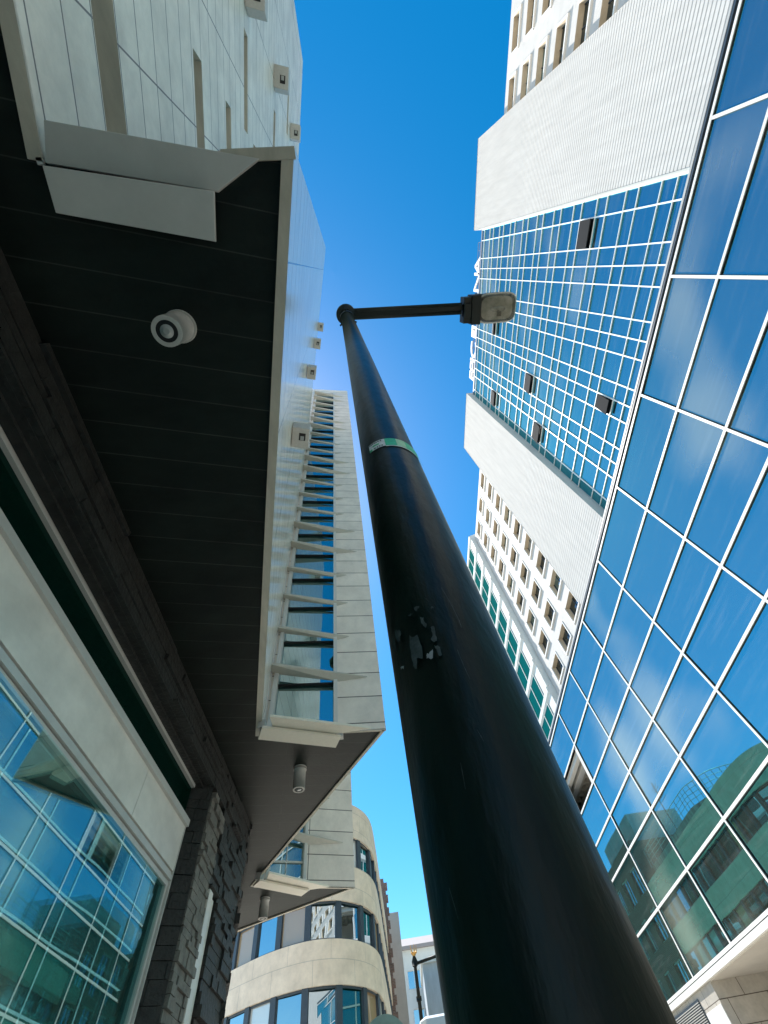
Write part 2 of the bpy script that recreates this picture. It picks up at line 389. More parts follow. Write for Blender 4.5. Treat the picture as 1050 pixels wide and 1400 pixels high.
# pale stone drip edge round the overhang
mb = MB()
def strip(a, b, w, z0, z1, side):
    P = Plane(a, b, side); mb.obox(P, .022, P.L, z0, z1, -w, .0)
strip(c1, vi, .065, ZS, ZS + .018, (1, 0)); strip(p0o, p0i, .075, ZS, ZS + .018, (1, 0))
strip(v2, v2i, .035, ZS, ZS + .018, (1, 1)); strip(v3, v3i, .035, ZS, ZS + .018, (1, 1))
strip((p0i[0] + .3 * h, c1[1]), c1, .055, ZS - .004, ZS + .018, (0, -1))
strip(vi, v2, .03, ZS, ZS + .018, (0, -1)); strip(v2i, v3, .03, ZS, ZS + .018, (0, -1))
mb.build('drip_edge', M['edge_stone'], LB)

# long flank of the tooth behind the camera, with horizontal slots
P0 = Plane(p0i, p0o, (1, 0))      # u runs backwards
def uy(y): return (p0i[1] - y * h) / abs(P0.u.y)
slots = [(uy(-.22), uy(-2.2) - 0.8, 1.275, 1.385), (uy(-.30), uy(-.662), 2.01, 2.115), (uy(-.30), uy(-.662), 2.495, 2.60),
         (uy(-.665), uy(-1.03), 2.93, 3.03), (uy(-.30), uy(-.665), 3.22, 3.31), (uy(-.72), uy(-1.03), 4.09, 4.19), (uy(-1.1), uy(-1.45), 2.28, 2.39), (uy(-1.1), uy(-1.5), 5.0, 5.1)]
mb = MB()
slots[0] = (uy(-.22), uy(-1.4), 1.275, 1.385)
wall_with_holes(mb, P0, 0, P0.L, ZS, TOP['v0'], [(a, b, EYE + c * h, EYE + d * h) for a, b, c, d in slots], .16, 0, mat_rev=1)
fl = mb.build('rear_wall_panel', [M['limestone'], M['edge_stone']], LB)
for (a, b, c, d) in slots:
    m2 = MB(); quad(m2, P0, a, b, EYE + c * h, EYE + d * h, -.158); m2.build('slot_window', M['palegrey'], LB)

# tooth above the camera: glossy flank
P1 = Plane(c1, vi, (1, 0))
mb = MB(); slot1 = (3.3, 3.9, EYE + 1.46 * h, EYE + 1.52 * h)
quad(mb, P1, 0, P1.L, ZS, TOP['v1'], 0); mb.build('flank_wall_panel', M['polished'], LB)
# back faces / side faces of the teeth and roofs
mb = MB()
for a, b, o, t in ((pmo, pm, (1, 0), 'v0'), (v2, v2i, (1, 1), 'v2'), (v3, v3i, (1, 1), 'v3'), (v3i, end, (0, 1), 'v3'), (pm, p0o, (0, -1), 'v0')):
    P = Plane(a, b, o); quad(mb, P, 0, P.L, ZS, TOP[t], 0)
# upper parts where one tooth rises above its neighbour
P = Plane((-8.9, vi[1] - .05), vi, (0, -1)); quad(mb, P, 0, P.L, ZS + .3, TOP['v2'], 0)
mb.prism([pm, p0o, p0i, (-9, p0i[1]), (-9, pm[1])], TOP['v0'] - .3, TOP['v0'], sides=False, bottom=False)
mb.prism([(-9, p0i[1] + .01), p0i, c1, vi, (-9, vi[1])], TOP['v1'] - .02, TOP['v1'], sides=False, bottom=False)
mb.prism([(-9, vi[1]), vi, v2, v2i, v3, v3i, end, (-9, end[1])], TOP['v2'] - .02, TOP['v2'], sides=False, bottom=False)
quad(mb, Plane((-9, pmo[1]), (-9, end[1]), (-1, 0)), 0, end[1] - pmo[1], 0, TOP['v0'], 0)
quad(mb, Plane((-9, p0i[1]), p0i, (0, 1)), 0, 9 + p0i[0], TOP['v1'], TOP['v0'], 0)
mb.build('rear_wall', M['limestone'], LB)

def fin(mb, P, ua, ub, z, dep, tip, th=.035):
    """sun-shading blade: full depth over the glass, tapering to a point past the jamb"""
    dr, dt = .19, .14
    top = [P.at(ua, z, 0), P.at(ua, z, dep), P.at(tip, z - dt, .012), P.at(ub, z - dr + .02, 0)]
    bot = [P.at(ua, z - th, 0), P.at(ua, z - th, dep), P.at(tip, z - dt - .012, .012), P.at(ub, z - dr - .01, 0)]
    for q in ((0, 1, 3), (1, 2, 3)): mb.face([top[k] for k in q]); mb.face([bot[k] for k in q][::-1])
    for k in range(4): mb.face([bot[k], bot[(k + 1) % 4], top[(k + 1) % 4], top[k]])

def tooth_face(a, b, top, s0, s1, name_u, fins, blade_tip=.86):
    """short face of a tooth: window strip with blades on the inner side, stone on the outer side"""
    P = Plane(a, b, (0, -1)); L = P.L; u0, u1 = s0 * L, s1 * L
    ztop = top - .55
    mb = MB(); wall_with_holes(mb, P, 0, L, ZS, top, [(u0, u1, ZS + .05, ztop)], .10, 0)
    mb.build('facade_panel', M['limestone_face'], LB)
    m = MB(); quad(m, P, u0, u1, ZS + .05, ztop, -.09); w = m.build('window_strip', M['glass_green'], LB)
    f = MB()
    f.obox(P, u0, u0 + .055, ZS + .05, ztop, -.10, .03); f.obox(P, u1 - .05, u1, ZS + .05, ztop, -.10, .02)
    f.obox(P, u0 - .06, u0 - .03, ZS, ztop, -.01, .02)
    f.obox(P, u0 + .055, u1 - .05, ztop - .05, ztop, -.10, .0)
    f.build('window_frame', M['frame_white'], w)
    k = 0
    for (z, lng) in fins:
        m = MB(); fin(m, P, u0 - .04, u1 + .02, z, .18 if lng else .115, (blade_tip + (.02 if lng else -.13)) * L)
        m.build('blade', M['fin'], w)
    # bottom ledge and hanging plate
    return P, w, u0, u1
# blades: pattern long, short x3, long per storey
zf = [(1.302 + .2435 * k, 1 if k % 5 in (0, 4) else 0) for k in range(21)]
fins = [(EYE + z * h, l) for z, l in zf]
P2, w2, a2, b2 = tooth_face(vi, v2, TOP['v2'], .035, .605, 'u', fins)
m = MB()
for z, l in zf:
    m = MB(); m.obox(P2, a2 + .055, b2 - .05, EYE + z * h - .185, EYE + z * h - .165, -.088, -.05); m.build('transom', M['black'], w2)
P3, w3, a3, b3 = tooth_face(v2i, v3, TOP['v3'], .11, .50, 'u', [(EYE + z * h, l) for z, l in [(z - .035, l) for z, l in zf]])
m = MB(); m.obox(P3, a3, b3, EYE + 1.118 * h, EYE + 1.128 * h, -.088, -.06); m.obox(P3, a3 + (b3 - a3) * .49, a3 + (b3 - a3) * .51, ZS + .05, EYE + 1.26 * h, -.088, -.058)
m.build('glazing_bar', M['frame_white'], w3)
P1f, w1, a1, b1 = tooth_face(p0i, c1, TOP['v1'], .02, .58, 'u', [(EYE + z * h, l) for z, l in zf if z < 4.3], blade_tip=.80)
# broad hanging plates under the bottom ledges
def hang(lo, z, mat_, nm):
    m = MB(); m.prism(lo, z, z + .03); o = m.build(nm, mat_, LB, bevel=.004)
    if nm == 'hanging_plate':
        for k in (0, -1):
            p = Vector(lo[k]).lerp(Vector(lo[2 if k else 1]), .25); m = MB(); m.box(p.x - .04, p.x + .04, p.y - .02, p.y + .05, z + .031, ZS + .019); m.build('bracket', M['housing'], o)
hang([(-1.177, 4.165), (-.08, 4.63), (-.545, 4.642), (-1.182, 4.355)], EYE + 2.94, M['plate'], 'sill_blade')
hang([(-1.277, 4.286), (-1.364, 4.488), (-.528, 4.848), (-.446, 4.65)], EYE + 2.90, M['plate'], 'hanging_plate')
hang([(-1.912, 7.959), (-1.082, 8.809), (-1.432, 8.795), (-2.01, 8.232)], EYE + 2.94, M['plate'], 'sill_blade')
hang([(-2.07, 8.06), (-2.207, 8.234), (-1.55, 8.88), (-1.41, 8.716)], EYE + 2.90, M['plate'], 'hanging_plate')
def hang1():
    m = MB(); lo = [(-1.44, -.555), (-.605, -.415), (-.655, -.185), (-1.46, -.355)]
    m.prism(lo, ZS - .075, ZS - .045); o = m.build('hanging_plate', M['alu'], LB, bevel=.004)
    for bx, by in ((-1.30, -.50), (-.72, -.41)):
        m = MB(); m.box(bx - .05, bx + .05, by, by + .05, ZS - .044, ZS + .019); m.build('bracket', M['frame_dark'], o)
hang1()
# wide sloping ledge below the rear-facing strip
m = MB(); lo = [(-1.45, -.575), (-.60, -.42), (-.34, -.555), (-1.385, -.745)]
m.prism(lo, ZS - .01, ZS + .025); m.build('ledge', M['alu'], LB, bevel=.004)

# ---- stone base wall under the overhang, its shade put into the colour
def stone_wall(mb, P, u0, u1, z0, z1, course=.13, d=0.0, lmin=.35, lmax=1.1, prot=.05, skip=None, ends=0.0):
    z = z1
    while z > z0 + .01:
        c = course * random.uniform(.75, 1.3); zb = max(z0, z - c); u = u0 - random.uniform(0, .4)
        while u < u1:
            l = random.uniform(lmin, lmax); a, b = max(u, u0), min(u + l, u1 + (random.uniform(0, ends) if ends else 0))
            if b - a > .03:
                pr = random.random() ** 2 * prot
                mb.obox(P, a + .002, b - .002, zb + .003, z - .002, d - .08, d + pr)
            u += l
        z = zb
xw = -.62 * h
A0 = (xw, -6.0); A1 = (xw - .02, 4.87); A2 = (-.643 * h, 2.194 * h); A3 = (-.80 * h, 2.72 * h); A4 = (-.965 * h, 3.22 * h); A5 = (-2.6 * h, 3.5 * h)
Pw = Plane(A0, A1, (1, 0)); ZH = EYE + .885 * h
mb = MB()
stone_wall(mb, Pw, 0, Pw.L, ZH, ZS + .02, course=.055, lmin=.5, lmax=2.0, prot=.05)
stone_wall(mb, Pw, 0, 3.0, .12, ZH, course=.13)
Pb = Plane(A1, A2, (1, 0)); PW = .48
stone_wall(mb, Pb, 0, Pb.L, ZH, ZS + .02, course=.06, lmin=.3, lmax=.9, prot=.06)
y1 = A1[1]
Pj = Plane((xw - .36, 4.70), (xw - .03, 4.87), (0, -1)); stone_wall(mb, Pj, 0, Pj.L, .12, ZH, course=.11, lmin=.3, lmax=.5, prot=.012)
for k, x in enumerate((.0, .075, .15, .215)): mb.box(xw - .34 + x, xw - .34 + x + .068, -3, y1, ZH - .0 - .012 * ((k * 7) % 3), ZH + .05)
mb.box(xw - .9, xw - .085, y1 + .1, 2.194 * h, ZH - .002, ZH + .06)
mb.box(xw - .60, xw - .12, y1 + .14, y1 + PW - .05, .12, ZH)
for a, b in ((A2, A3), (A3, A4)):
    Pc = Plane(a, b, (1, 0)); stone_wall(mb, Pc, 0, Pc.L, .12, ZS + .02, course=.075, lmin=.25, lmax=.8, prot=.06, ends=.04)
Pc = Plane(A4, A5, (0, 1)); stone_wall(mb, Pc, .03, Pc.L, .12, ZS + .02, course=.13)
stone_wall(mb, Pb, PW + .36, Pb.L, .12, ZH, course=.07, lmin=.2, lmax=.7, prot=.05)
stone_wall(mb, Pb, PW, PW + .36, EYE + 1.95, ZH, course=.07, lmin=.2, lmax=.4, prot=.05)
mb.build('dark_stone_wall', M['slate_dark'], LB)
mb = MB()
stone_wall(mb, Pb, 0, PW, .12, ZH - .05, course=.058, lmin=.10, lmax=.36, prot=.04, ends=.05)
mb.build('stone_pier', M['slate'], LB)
# backing so nothing shows behind blocks
mb = MB(); mb.box(xw - 1.2, xw - .36, -6, y1 + .02, .12, ZS); mb.box(xw - 1.3, xw - .62, y1 + .14, 6.5, .12, ZS); mb.box(-6, -3.0, 6.5, 9.6, .12, ZS)
mb.build('backing_wall', M['black'], LB)

# ---- shop window in the big opening
Pg = Plane((-.708 * h, -3.0), (-.690 * h, 1.575 * h), (1, 0)); Lg = Pg.L
u_end = Lg
m = MB(); zt = EYE + .585 * h; quad(m, Pg, 0, u_end - .05, .5, zt, 0); sw = m.build('shop_window', M['glass_shop'], LB)
m = MB(); e_ = u_end - .05; m.face([Pg.at(0, .5, .11), Pg.at(e_, .5, .012), Pg.at(e_, zt, .016), Pg.at(0, zt, .116)]); m.build('outer_pane', M['outer_pane'], sw)
m = MB()
m.obox(Pg, 0, u_end, zt, zt + .035, -.02, .03); m.obox(Pg, 0, u_end, zt + .042, zt + .075, -.02, .05)
m.obox(Pg, 0, u_end, zt + .082, zt + .10, -.02, .035)
m.obox(Pg, u_end - .05, u_end - .02, .5, zt, -.02, .03); m.obox(Pg, u_end - .015, u_end, .5, zt + .5, -.02, .05)
m.build('window_frame', M['alu'], sw)
m = MB(); zs0, zs1 = zt + .11, EYE + .742 * h
for (a, b) in ((0, 1.55), (1.556, 4.05), (4.056, 6.66), (6.666, u_end)): m.obox(Pg, a, b, zs0, zs1, -.02, .045)
m.build('lintel_slab', M['slab'], LB)
m = MB(); zq = EYE + .755 * h; m.obox(Pg, 0, u_end, zs1, zq + .02, -.02, .075); m.obox(Pg, 0, u_end, ZH - .055, ZH - .015, -.02, .03); m.build('transom_frame', M['alu'], LB)
m = MB(); quad(m, Pg, 0, u_end, zq + .02, ZH - .055, -.005); m.build('transom_glass', M['glass_dark'], LB)
# pale slab set in the slot between the pier and the bent wall
m = MB(); m.obox(Pb, PW + .02, PW + .15, .12, EYE + 1.93, -.30, .02); m.obox(Pb, PW + .17, PW + .34, .12, EYE + 1.93, -.30, -.02); m.build('slot_slab', M['slab'], LB)

# =================================================================== downlights on the overhang
def downlight(x, y, label, r=.075, L=.235):
    t = thing('downlight', (x, y, ZS + .02), label, 'ceiling light', 'cylinder downlights under the black overhang')
    m = MB(); m.tube([(x, y, ZS + .019), (x, y, ZS - L)], r, 32); m.tube([(x, y, ZS + .019), (x, y, ZS - .01)], r * 1.12, 32)
    m.build('housing', M['housing'], t)
    m = MB()
    ring = [(x + r * .97 * math.cos(a), y + r * .97 * math.sin(a)) for a in [k * math.pi / 16 for k in range(32)]]
    inn = [(x + r * .72 * math.cos(a), y + r * .72 * math.sin(a)) for a in [k * math.pi / 16 for k in range(32)]]
    for k in range(32):
        k2 = (k + 1) % 32; z = ZS - L - .006
        m.face([(*ring[k], z), (*inn[k], z), (*inn[k2], z), (*ring[k2], z)])
        m.face([(*ring[k], z), (*ring[k2], z), (*ring[k2], z + .008), (*ring[k], z + .008)])
        m.face([(*inn[k], z), (*inn[k2], z), (*inn[k2], z + .03), (*inn[k], z + .03)])
    m.build('trim_ring', M['housing'], t)
    m = MB(); m.tube([(x, y, ZS - L - .001), (x, y, ZS - L - .003)], r * .7, 32); m.build('cavity', M['black'], t)
    m = MB(); m.tube([(x, y, ZS - L - .003), (x, y, ZS - L - .008), (x, y, ZS - L - .010)], [r * .44, r * .40, r * .2], 24); m.build('lens', M['lens'], t)
downlight(-.335 * h, .083 * h, 'large-looking grey cylinder downlight with a ring-shaped face, nearest overhead on the black soffit', r=.088)
downlight(-.345 * h, 1.79 * h, 'slim grey downlight just below the cream plate under the tall bladed window strip', r=.072)
downlight(-.734 * h, 3.03 * h, 'small farthest cylinder downlight on the soffit, in front of the curved cream building', r=.075)

# =================================================================== facade boxes
def fbox(P, u, z, label, s=.21, prot=.19, hh=.2):
    o = P.at(u, z, 0); t = thing('facade_light_box', tuple(o), label, 'wall light', 'small square boxes fixed on the limestone flanks')
    m = MB(); m.obox(P, u - s / 2, u + s / 2, z, z + hh, .004, prot); m.build('casing', M['housing'], t, bevel=.008, loc=tuple(o))
    m = MB(); m.obox(P, u - s * .26, u + s * .10, z - .004, z + .0, prot * .42, prot * .78); m.build('slot', M['black'], t, loc=tuple(o))
    m = MB(); m.obox(P, u - s * .12, u + s * .08, z - .007, z - .004, prot * .50, prot * .70); m.build('lens', M['lens'], t, loc=tuple(o))
u_of = lambda y: (y * h - c1[1]) / P1.u.y
fbox(P1, u_of(.53), EYE + 1.53 * h, 'largest grey square box overlapping the left edge of the tall bladed window strip', prot=.2, s=.24)
fbox(P1, u_of(.49), EYE + 2.50 * h, 'grey square box touching the top left corner of the tall bladed window strip', prot=.16)
fbox(P1, u_of(.46), EYE + 3.40 * h, 'small square box against blue sky left of the lamp post top, third up its column', prot=.16)
fbox(P1, u_of(.43), EYE + 4.22 * h, 'smallest topmost box against blue sky beside the lamp post cap', prot=.16)
def ub(y): return uy(y)
fbox(P0, uy(-1.19), EYE + 4.05 * h, 'grey box high on the rear limestone wall, near its roof edge against the sky', s=.36, prot=.3, hh=.3)
fbox(P0, uy(-1.18), EYE + 5.3 * h, 'small grey box just above the pointed corner of the black overhang', s=.34, prot=.28, hh=.3)
fbox(P0, uy(-1.16), EYE + 2.95 * h, 'grey box on the rear limestone wall cut by the top edge of the picture', s=.34, prot=.28, hh=.3)

# =================================================================== LAMP POST (foreground)
px, py = .140, .63
LP = thing('street_lamp', (px, py, .12), 'tall dark green street lamp post with one sideways arm and a dusty lamp head, foreground', 'street lamp')
m = MB(); tz = EYE + 7.62
prof = [(.12, .145), (.5, .14), (.52, .108), (1.5, .1045), (3.6, .1005), (5.2, .099), (5.3, .0975), (tz - .62, .094)]
m.tube([(px, py, z) for z, r in prof], [r for z, r in prof], 48); m.build('pole', M['pole'], LP)
m = MB(); m.tube([(px, py, tz - .64), (px, py, tz)], .078, 32); m.build('neck', M['pole_top'], LP)
m = MB(); m.tube([(px, py, tz - .70), (px, py, tz - .56)], .112, 32)
for a in range(3):
    an = a * 2.09 + .4; m.tube([(px + .10 * math.cos(an), py + .10 * math.sin(an), tz - .63), (px + .150 * math.cos(an), py + .150 * math.sin(an), tz - .63)], .014, 8)
m.build('collar', M['lamp_body'], LP)
m = MB(); m.tube([(px, py, tz - .06), (px, py, tz - .02), (px, py, tz + .10), (px, py, tz + .2), (px, py, tz + .26)], [.10, .155, .165, .11, .02], 32); m.build('cap', M['lamp_body'], LP)
m = MB(); m.box(px + .05, 2.12, py - .03, py + .05, tz + .02, tz + .11); 
m.tube([(px + .05, py - .055, tz + .05), (2.10, py - .030, tz + .05)], .036, 16); m.tube([(px + .05, py + .052, tz + .05), (2.10, py + .085, tz + .05)], .034, 16)
m.build('arm', M['lamp_body'], LP)
# luminaire
hx, hy, hz = 2.12, py + .055, tz + .05
m = MB(); sec = [(-.0, .205), (.05, .225), (.20, .235), (.26, .235)]
m.box(hx, hx + .14, hy - .20, hy + .20, hz - .09, hz + .16); m.box(hx + .13, hx + .27, hy - .225, hy + .225, hz - .12, hz + .18)
m.box(hx + .0, hx + .12, hy - .10, hy + .10, hz - .12, hz + .02)
m.box(hx + .26, hx + .30, hy - .235, hy + .235, hz - .07, hz + .2)
def supers(cx, cy, rx, ry, z, n=32, e=.45, cut=None):
    o = []
    for k in range(n):
        a = 2 * math.pi * k / n; c, s = math.cos(a), math.sin(a)
        o.append((cx + rx * math.copysign(abs(c) ** e, c), cy + ry * math.copysign(abs(s) ** e, s), z))
    return o
cx = hx + .60; rings = [supers(cx, hy, .33, .235, hz + .0), supers(cx, hy, .34, .24, hz + .06), supers(cx, hy, .32, .22, hz + .16), supers(cx, hy, .22, .14, hz + .22)]
for a, b in zip(rings, rings[1:]):
    for k in range(32): m.face([a[k], a[(k + 1) % 32], b[(k + 1) % 32], b[k]], sm=True)
m.face(rings[-1]); hd = m.build('lamp_head', M['lamp_body'], LP, bevel=.006)
m = MB(); rings = [supers(cx, hy, .315, .222, hz + .0), supers(cx, hy, .31, .215, hz - .05), supers(cx, hy, .275, .18, hz - .10, e=.55), supers(cx, hy, .18, .11, hz - .13, e=.7)]
for a, b in zip(rings, rings[1:]):
    for k in range(32): m.face([a[(k + 1) % 32], a[k], b[k], b[(k + 1) % 32]], sm=True)
m.face(rings[-1][::-1]); m.build('bowl', M['bowl'], hd)
m = MB(); oa, ob = supers(cx, hy, .335, .238, hz - .004), supers(cx, hy, .300, .208, hz - .012)
for k in range(32): m.face([oa[k], oa[(k + 1) % 32], ob[(k + 1) % 32], ob[k]])
m.build('rim', M['housing'], hd)
m = MB(); m.face(supers(cx, hy, .26, .17, hz + .015)); m.build('reflector', M['housing'], hd)
m = MB(); m.tube([(cx - .12, hy, hz - .04), (cx + .06, hy + .02, hz - .04), (cx + .12, hy, hz - .04)], [.03, .055, .02], 16); m.build('bulb', M['lens'], hd)
m = MB(); m.box(cx - .02, cx + .05, hy + .02, hy + .12, hz - .085, hz - .06); m.build('socket', M['black'], hd)

# sticker and paper residue wrapped on the pole (azimuth a measured from the camera side)
a0 = math.atan2(-py, -px)      # direction pole -> camera
def patch(mb, pts, r):
    """pts: (angle deg to the right of centre as seen, height)"""
    out = []
    for a, z in pts:
        t = a0 + math.radians(a); out.append((px + r * math.cos(t), py + r * math.sin(t), z))
    mb.face(out)
def band(mb, a1_, a2_, z0, z1, r, tilt=0.0, n=12):
    for k in range(n):
        u = a1_ + (a2_ - a1_) * k / n; v = a1_ + (a2_ - a1_) * (k + 1) / n
        patch(mb, [(u, z0 + tilt * u), (v, z0 + tilt * v), (v, z1 + tilt * v), (u, z1 + tilt * u)], r)
ST = thing('sticker', (px, py - .1, 2.9), 'narrow green and white sticker band wrapped round the dark lamp post', 'sticker')
zc = EYE + 1.385; rr = .1048; tl = -.0004
def bd(m, u, v, z0, z1, r=rr, n=12): band(m, u, v, zc + z0, zc + z1, r, tilt=tl, n=n)
m = MB(); bd(m, -33, 2, -.034, .034); m.build('white_section', M['st_white'], ST)
m = MB(); bd(m, 2, 24, -.034, .034); bd(m, 42, 88, -.034, .034); m.build('green_section', M['st_green'], ST)
m = MB(); bd(m, 24, 42, -.034, .034); m.build('faded_section', mat('pale_green_vinyl', (.42, .70, .45), .6, noise=.2, nscale=50), ST)
m = MB(); bd(m, 2, 88, -.040, -.034); m.build('white_border', M['st_white'], ST)
m = MB()
for u, v in ((-31, -28.5), (-27.5, -25), (-24, -21), (-20, -17), (-16, -13.5), (-12, -9), (-7, -4)): bd(m, u, v, .018, .029, rr + .0006, 2)
for u, v in ((-22, -18), (-16, -13), (-11, -8), (-6, -3)): bd(m, u, v, -.029, -.019, rr + .0006, 2)
m.build('lettering', M['st_ink'], ST)
m = MB(); bd(m, -24, -10, -.006, .006, rr + .0006, 4); bd(m, -33, -26, -.034, -.016, rr + .0006, 3); m.build('emblem', M['st_green'], ST)

RS = thing('paper_residue', (px, py - .1, 1.98), 'torn grey remnants of old posters stuck on the dark post below the green sticker', 'paper remnants')
RAGS = [((-28.6, .509), (-25.2, .499), (-20.6, .497), (-19.7, .481), (-18.9, .47), (-21.0, .448), (-26.6, .455), (-28.3, .437), (-31.2, .445), (-31.4, .464), (-31.0, .485)),
 ((-14.0, .533), (-10.8, .529), (-11.4, .52), (-9.5, .51), (-11.5, .504), (-13.2, .512), (-14.2, .523)),
 ((-6.8, .501), (-4.0, .501), (-3.8, .489), (-4.8, .468), (-6.7, .468), (-9.4, .476), (-6.8, .477), (-7.1, .492)),
 ((-7.8, .463), (-5.0, .46), (-3.4, .455), (-3.7, .44), (-5.9, .438), (-6.8, .446), (-7.2, .455)),
 ((-16.4, .451), (-13.3, .453), (-10.2, .456), (-11.9, .44), (-17.3, .444)), ((-47.6, .466), (-41.8, .461), (-42.9, .458), (-47.4, .462)),
 ((-46.8, .548), (-39.7, .538), (-37.9, .525), (-40.6, .525), (-41.5, .513), (-45.2, .519), (-47.6, .531)), ((-52.2, .544), (-50.8, .528), (-51.3, .513), (-54.6, .519)),
 ((-25.9, .552), (-23.3, .553), (-19.9, .547), (-25.2, .549)), ((-18, .56), (-12, .558), (-13, .553), (-17, .552)), ((-2, .545), (0, .546), (.5, .541), (-1.6, .54))]
rnd = random.Random(4)
for j, pts in enumerate(RAGS):
    out = []
    for k in range(len(pts)):                      # torn, slightly ragged outline
        (a, z), (b, w) = pts[k], pts[(k + 1) % len(pts)]; out.append((a, z))
        for q in (.33, .66): out.append((a + (b - a) * q + rnd.uniform(-.5, .5), z + (w - z) * q + rnd.uniform(-.0025, .0025)))
    c = (sum(p[0] for p in pts) / len(pts), sum(p[1] for p in pts) / len(pts)); m = MB()
    for k in range(len(out)): patch(m, [(c[0], EYE + c[1]), (out[k][0], EYE + out[k][1]), (out[(k + 1) % len(out)][0], EYE + out[(k + 1) % len(out)][1])], .1086)
    m.build('scrap', M['residue_l'] if j in (4, 5) else M['residue'], RS)
def scratch(pts, w0):
    m = MB()
    for (a, z), (b, w) in zip(pts, pts[1:]):
        for q in range(4):
            u0_, u1_ = a + (b - a) * q / 4, a + (b - a) * (q + 1) / 4; z0_, z1_ = z + (w - z) * q / 4, z + (w - z) * (q + 1) / 4; ww = w0 * rnd.uniform(.5, 1.2)
            patch(m, [(u0_, EYE + z0_), (u0_ + ww, EYE + z0_), (u1_ + ww, EYE + z1_), (u1_, EYE + z1_)], .1087)
    m.build('scratch', M['residue'], RS)
scratch([(13.5, .589), (16.5, .555), (18.2, .529), (19.4, .505), (19.3, .487)], .8)
scratch([(9.4, .442), (10.2, .413), (11.6, .387)], .5)
for k in range(16):
    a_, z_ = rnd.uniform(-40, 50), rnd.uniform(.15, 1.2); scratch([(a_, z_), (a_ + rnd.uniform(-1.5, 2.5), z_ - rnd.uniform(.004, .03))], .35)

# =================================================================== RIGHT: glass podium
D1 = 11.0
def Z1(z): return EYE + z * D1
PB = thing('glass_podium_building', (D1, 10, 0), 'low wing of large blue mirror glass panes with white bars, nearest on the right', 'building')
ys = [(-.287 + .3525 * k) * D1 for k in range(-5, 11)]
zr = [.3225, .508, .693, .830, .971, 1.153, 1.331]
zz = [Z1(z) for z in zr]
void = (7 + 5, 4)     # column index, row index of the missing pane
vc = next(i for i, y in enumerate(ys) if abs(y - 2.18 * D1) < .4)
m = MB(); rnd = random.Random(5)
for i in range(len(ys) - 1):
    for j in range(len(zz) - 1):
        if i == vc and j == 4: continue
        tx, ty = rnd.gauss(0, .0016), rnd.gauss(0, .0016)
        y0, y1_, z0, z1 = ys[i], ys[i + 1], zz[j], zz[j + 1]
        dd = lambda y, z: D1 + .03 + tx * (y - y0) + ty * (z - z0)
        m.face([(dd(y0, z0), y0, z0), (dd(y0, z1), y0, z1), (dd(y1_, z1), y1_, z1), (dd(y1_, z0), y1_, z0)])
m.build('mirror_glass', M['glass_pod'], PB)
m = MB(); w = .042
for i, y in enumerate(ys): m.box(D1 - .02, D1 + .02, y - w, y + w, zz[0], zz[-1])
for j, z in enumerate(zz):
    e = .001 if 0 < j < len(zz) - 1 else 0
    m.box(D1 - .023, D1 + .018, ys[0], ys[-1], z - w, z + w)
m.build('glazing_bars', M['mullion'], PB)
m = MB()
for y in ys: m.box(D1 - .0, D1 + .024, y - w - .014, y + w + .014, zz[0], zz[-1])
for z in zz: m.box(D1 - .001, D1 + .023, ys[0], ys[-1], z - w - .014, z + w + .014)
m.build('gasket', M['mullion_side'], PB)
m = MB(); m.box(D1 + .05, D1 + 9, ys[0], ys[-1], Z1(1.333), Z1(1.345)); m.box(D1 - .02, D1 + .12, ys[0], ys[-1], Z1(1.346), Z1(1.353)); m.build('parapet', M['frame_dark'], PB)
m = MB(); m.box(D1 - .03, D1 + .10, ys[0], ys[-1], Z1(1.354), Z1(1.362)); m.build('coping', M['housing'], PB)
# end wall, soffit, bottom trim
m = MB(); m.box(D1 - .07, D1 + .05, ys[0], ys[-1], Z1(.300), Z1(.3145)); m.build('bottom_trim', M['mullion'], PB)
m = MB(); m.box(D1 + .05, D1 + 9, ys[0], ys[-1], Z1(.297), Z1(.303)); m.build('soffit', M['beige'], PB)
m = MB()
m.box(D1 + .1, D1 + 9, ys[0] - .02, ys[0], 0.12, Z1(1.33)); m.box(D1 + .1, D1 + 9, ys[-1], ys[-1] + .02, .12, Z1(1.33)); m.box(D1 + 3.2, D1 + 3.3, ys[0], ys[-1], Z1(.3), Z1(1.33)); m.build('end_wall', M['beige'], PB)
# the open terrace behind the missing pane
y0, y1_ = ys[vc], ys[vc + 1]; z0, z1 = zz[4], zz[5]
ye = y0 + 13; xe = D1 + 5.2
m = MB(); m.box(D1 + .02, xe, y0 + .02, y0 + .14, z0, z1); m.box(D1 + .02, D1 + .16, y0 + .14, y0 + .34, z0, z1)
m.box(D1 + .16, D1 + .42, y0 + .14, ye, z1 - .30, z1 - .02); m.box(D1 + .62, D1 + .95, y0 + .14, ye, z1 - .34, z1 - .02); m.box(D1 + .16, xe, y0 + .14, ye, z0, z0 + .06); m.box(xe, xe + .05, y0, ye, z0, z1)
m.box(D1 + .03, D1 + .15, y1_ - .05, y1_ + .1, z0, z1)
tr = m.build('terrace_opening', M['terrace'], PB)
m = MB()
for i in range(8): m.box(D1 + .95 + i * .52, D1 + 1.12 + i * .52, y0 + .14, ye, z1 - .30, z1 - .02)
for j in range(17):
    yy = y0 + .14 + j * .75; m.box(D1 + .95, xe, yy, yy + .16, z1 - .298, z1 - .03)
m.build('coffered_ceiling', M['coffer'], tr)
m = MB(); m.box(D1 + .16, xe, y0 + .14, ye, z1 - .018, z1 - .01); m.build('ceiling_void', M['black'], tr)
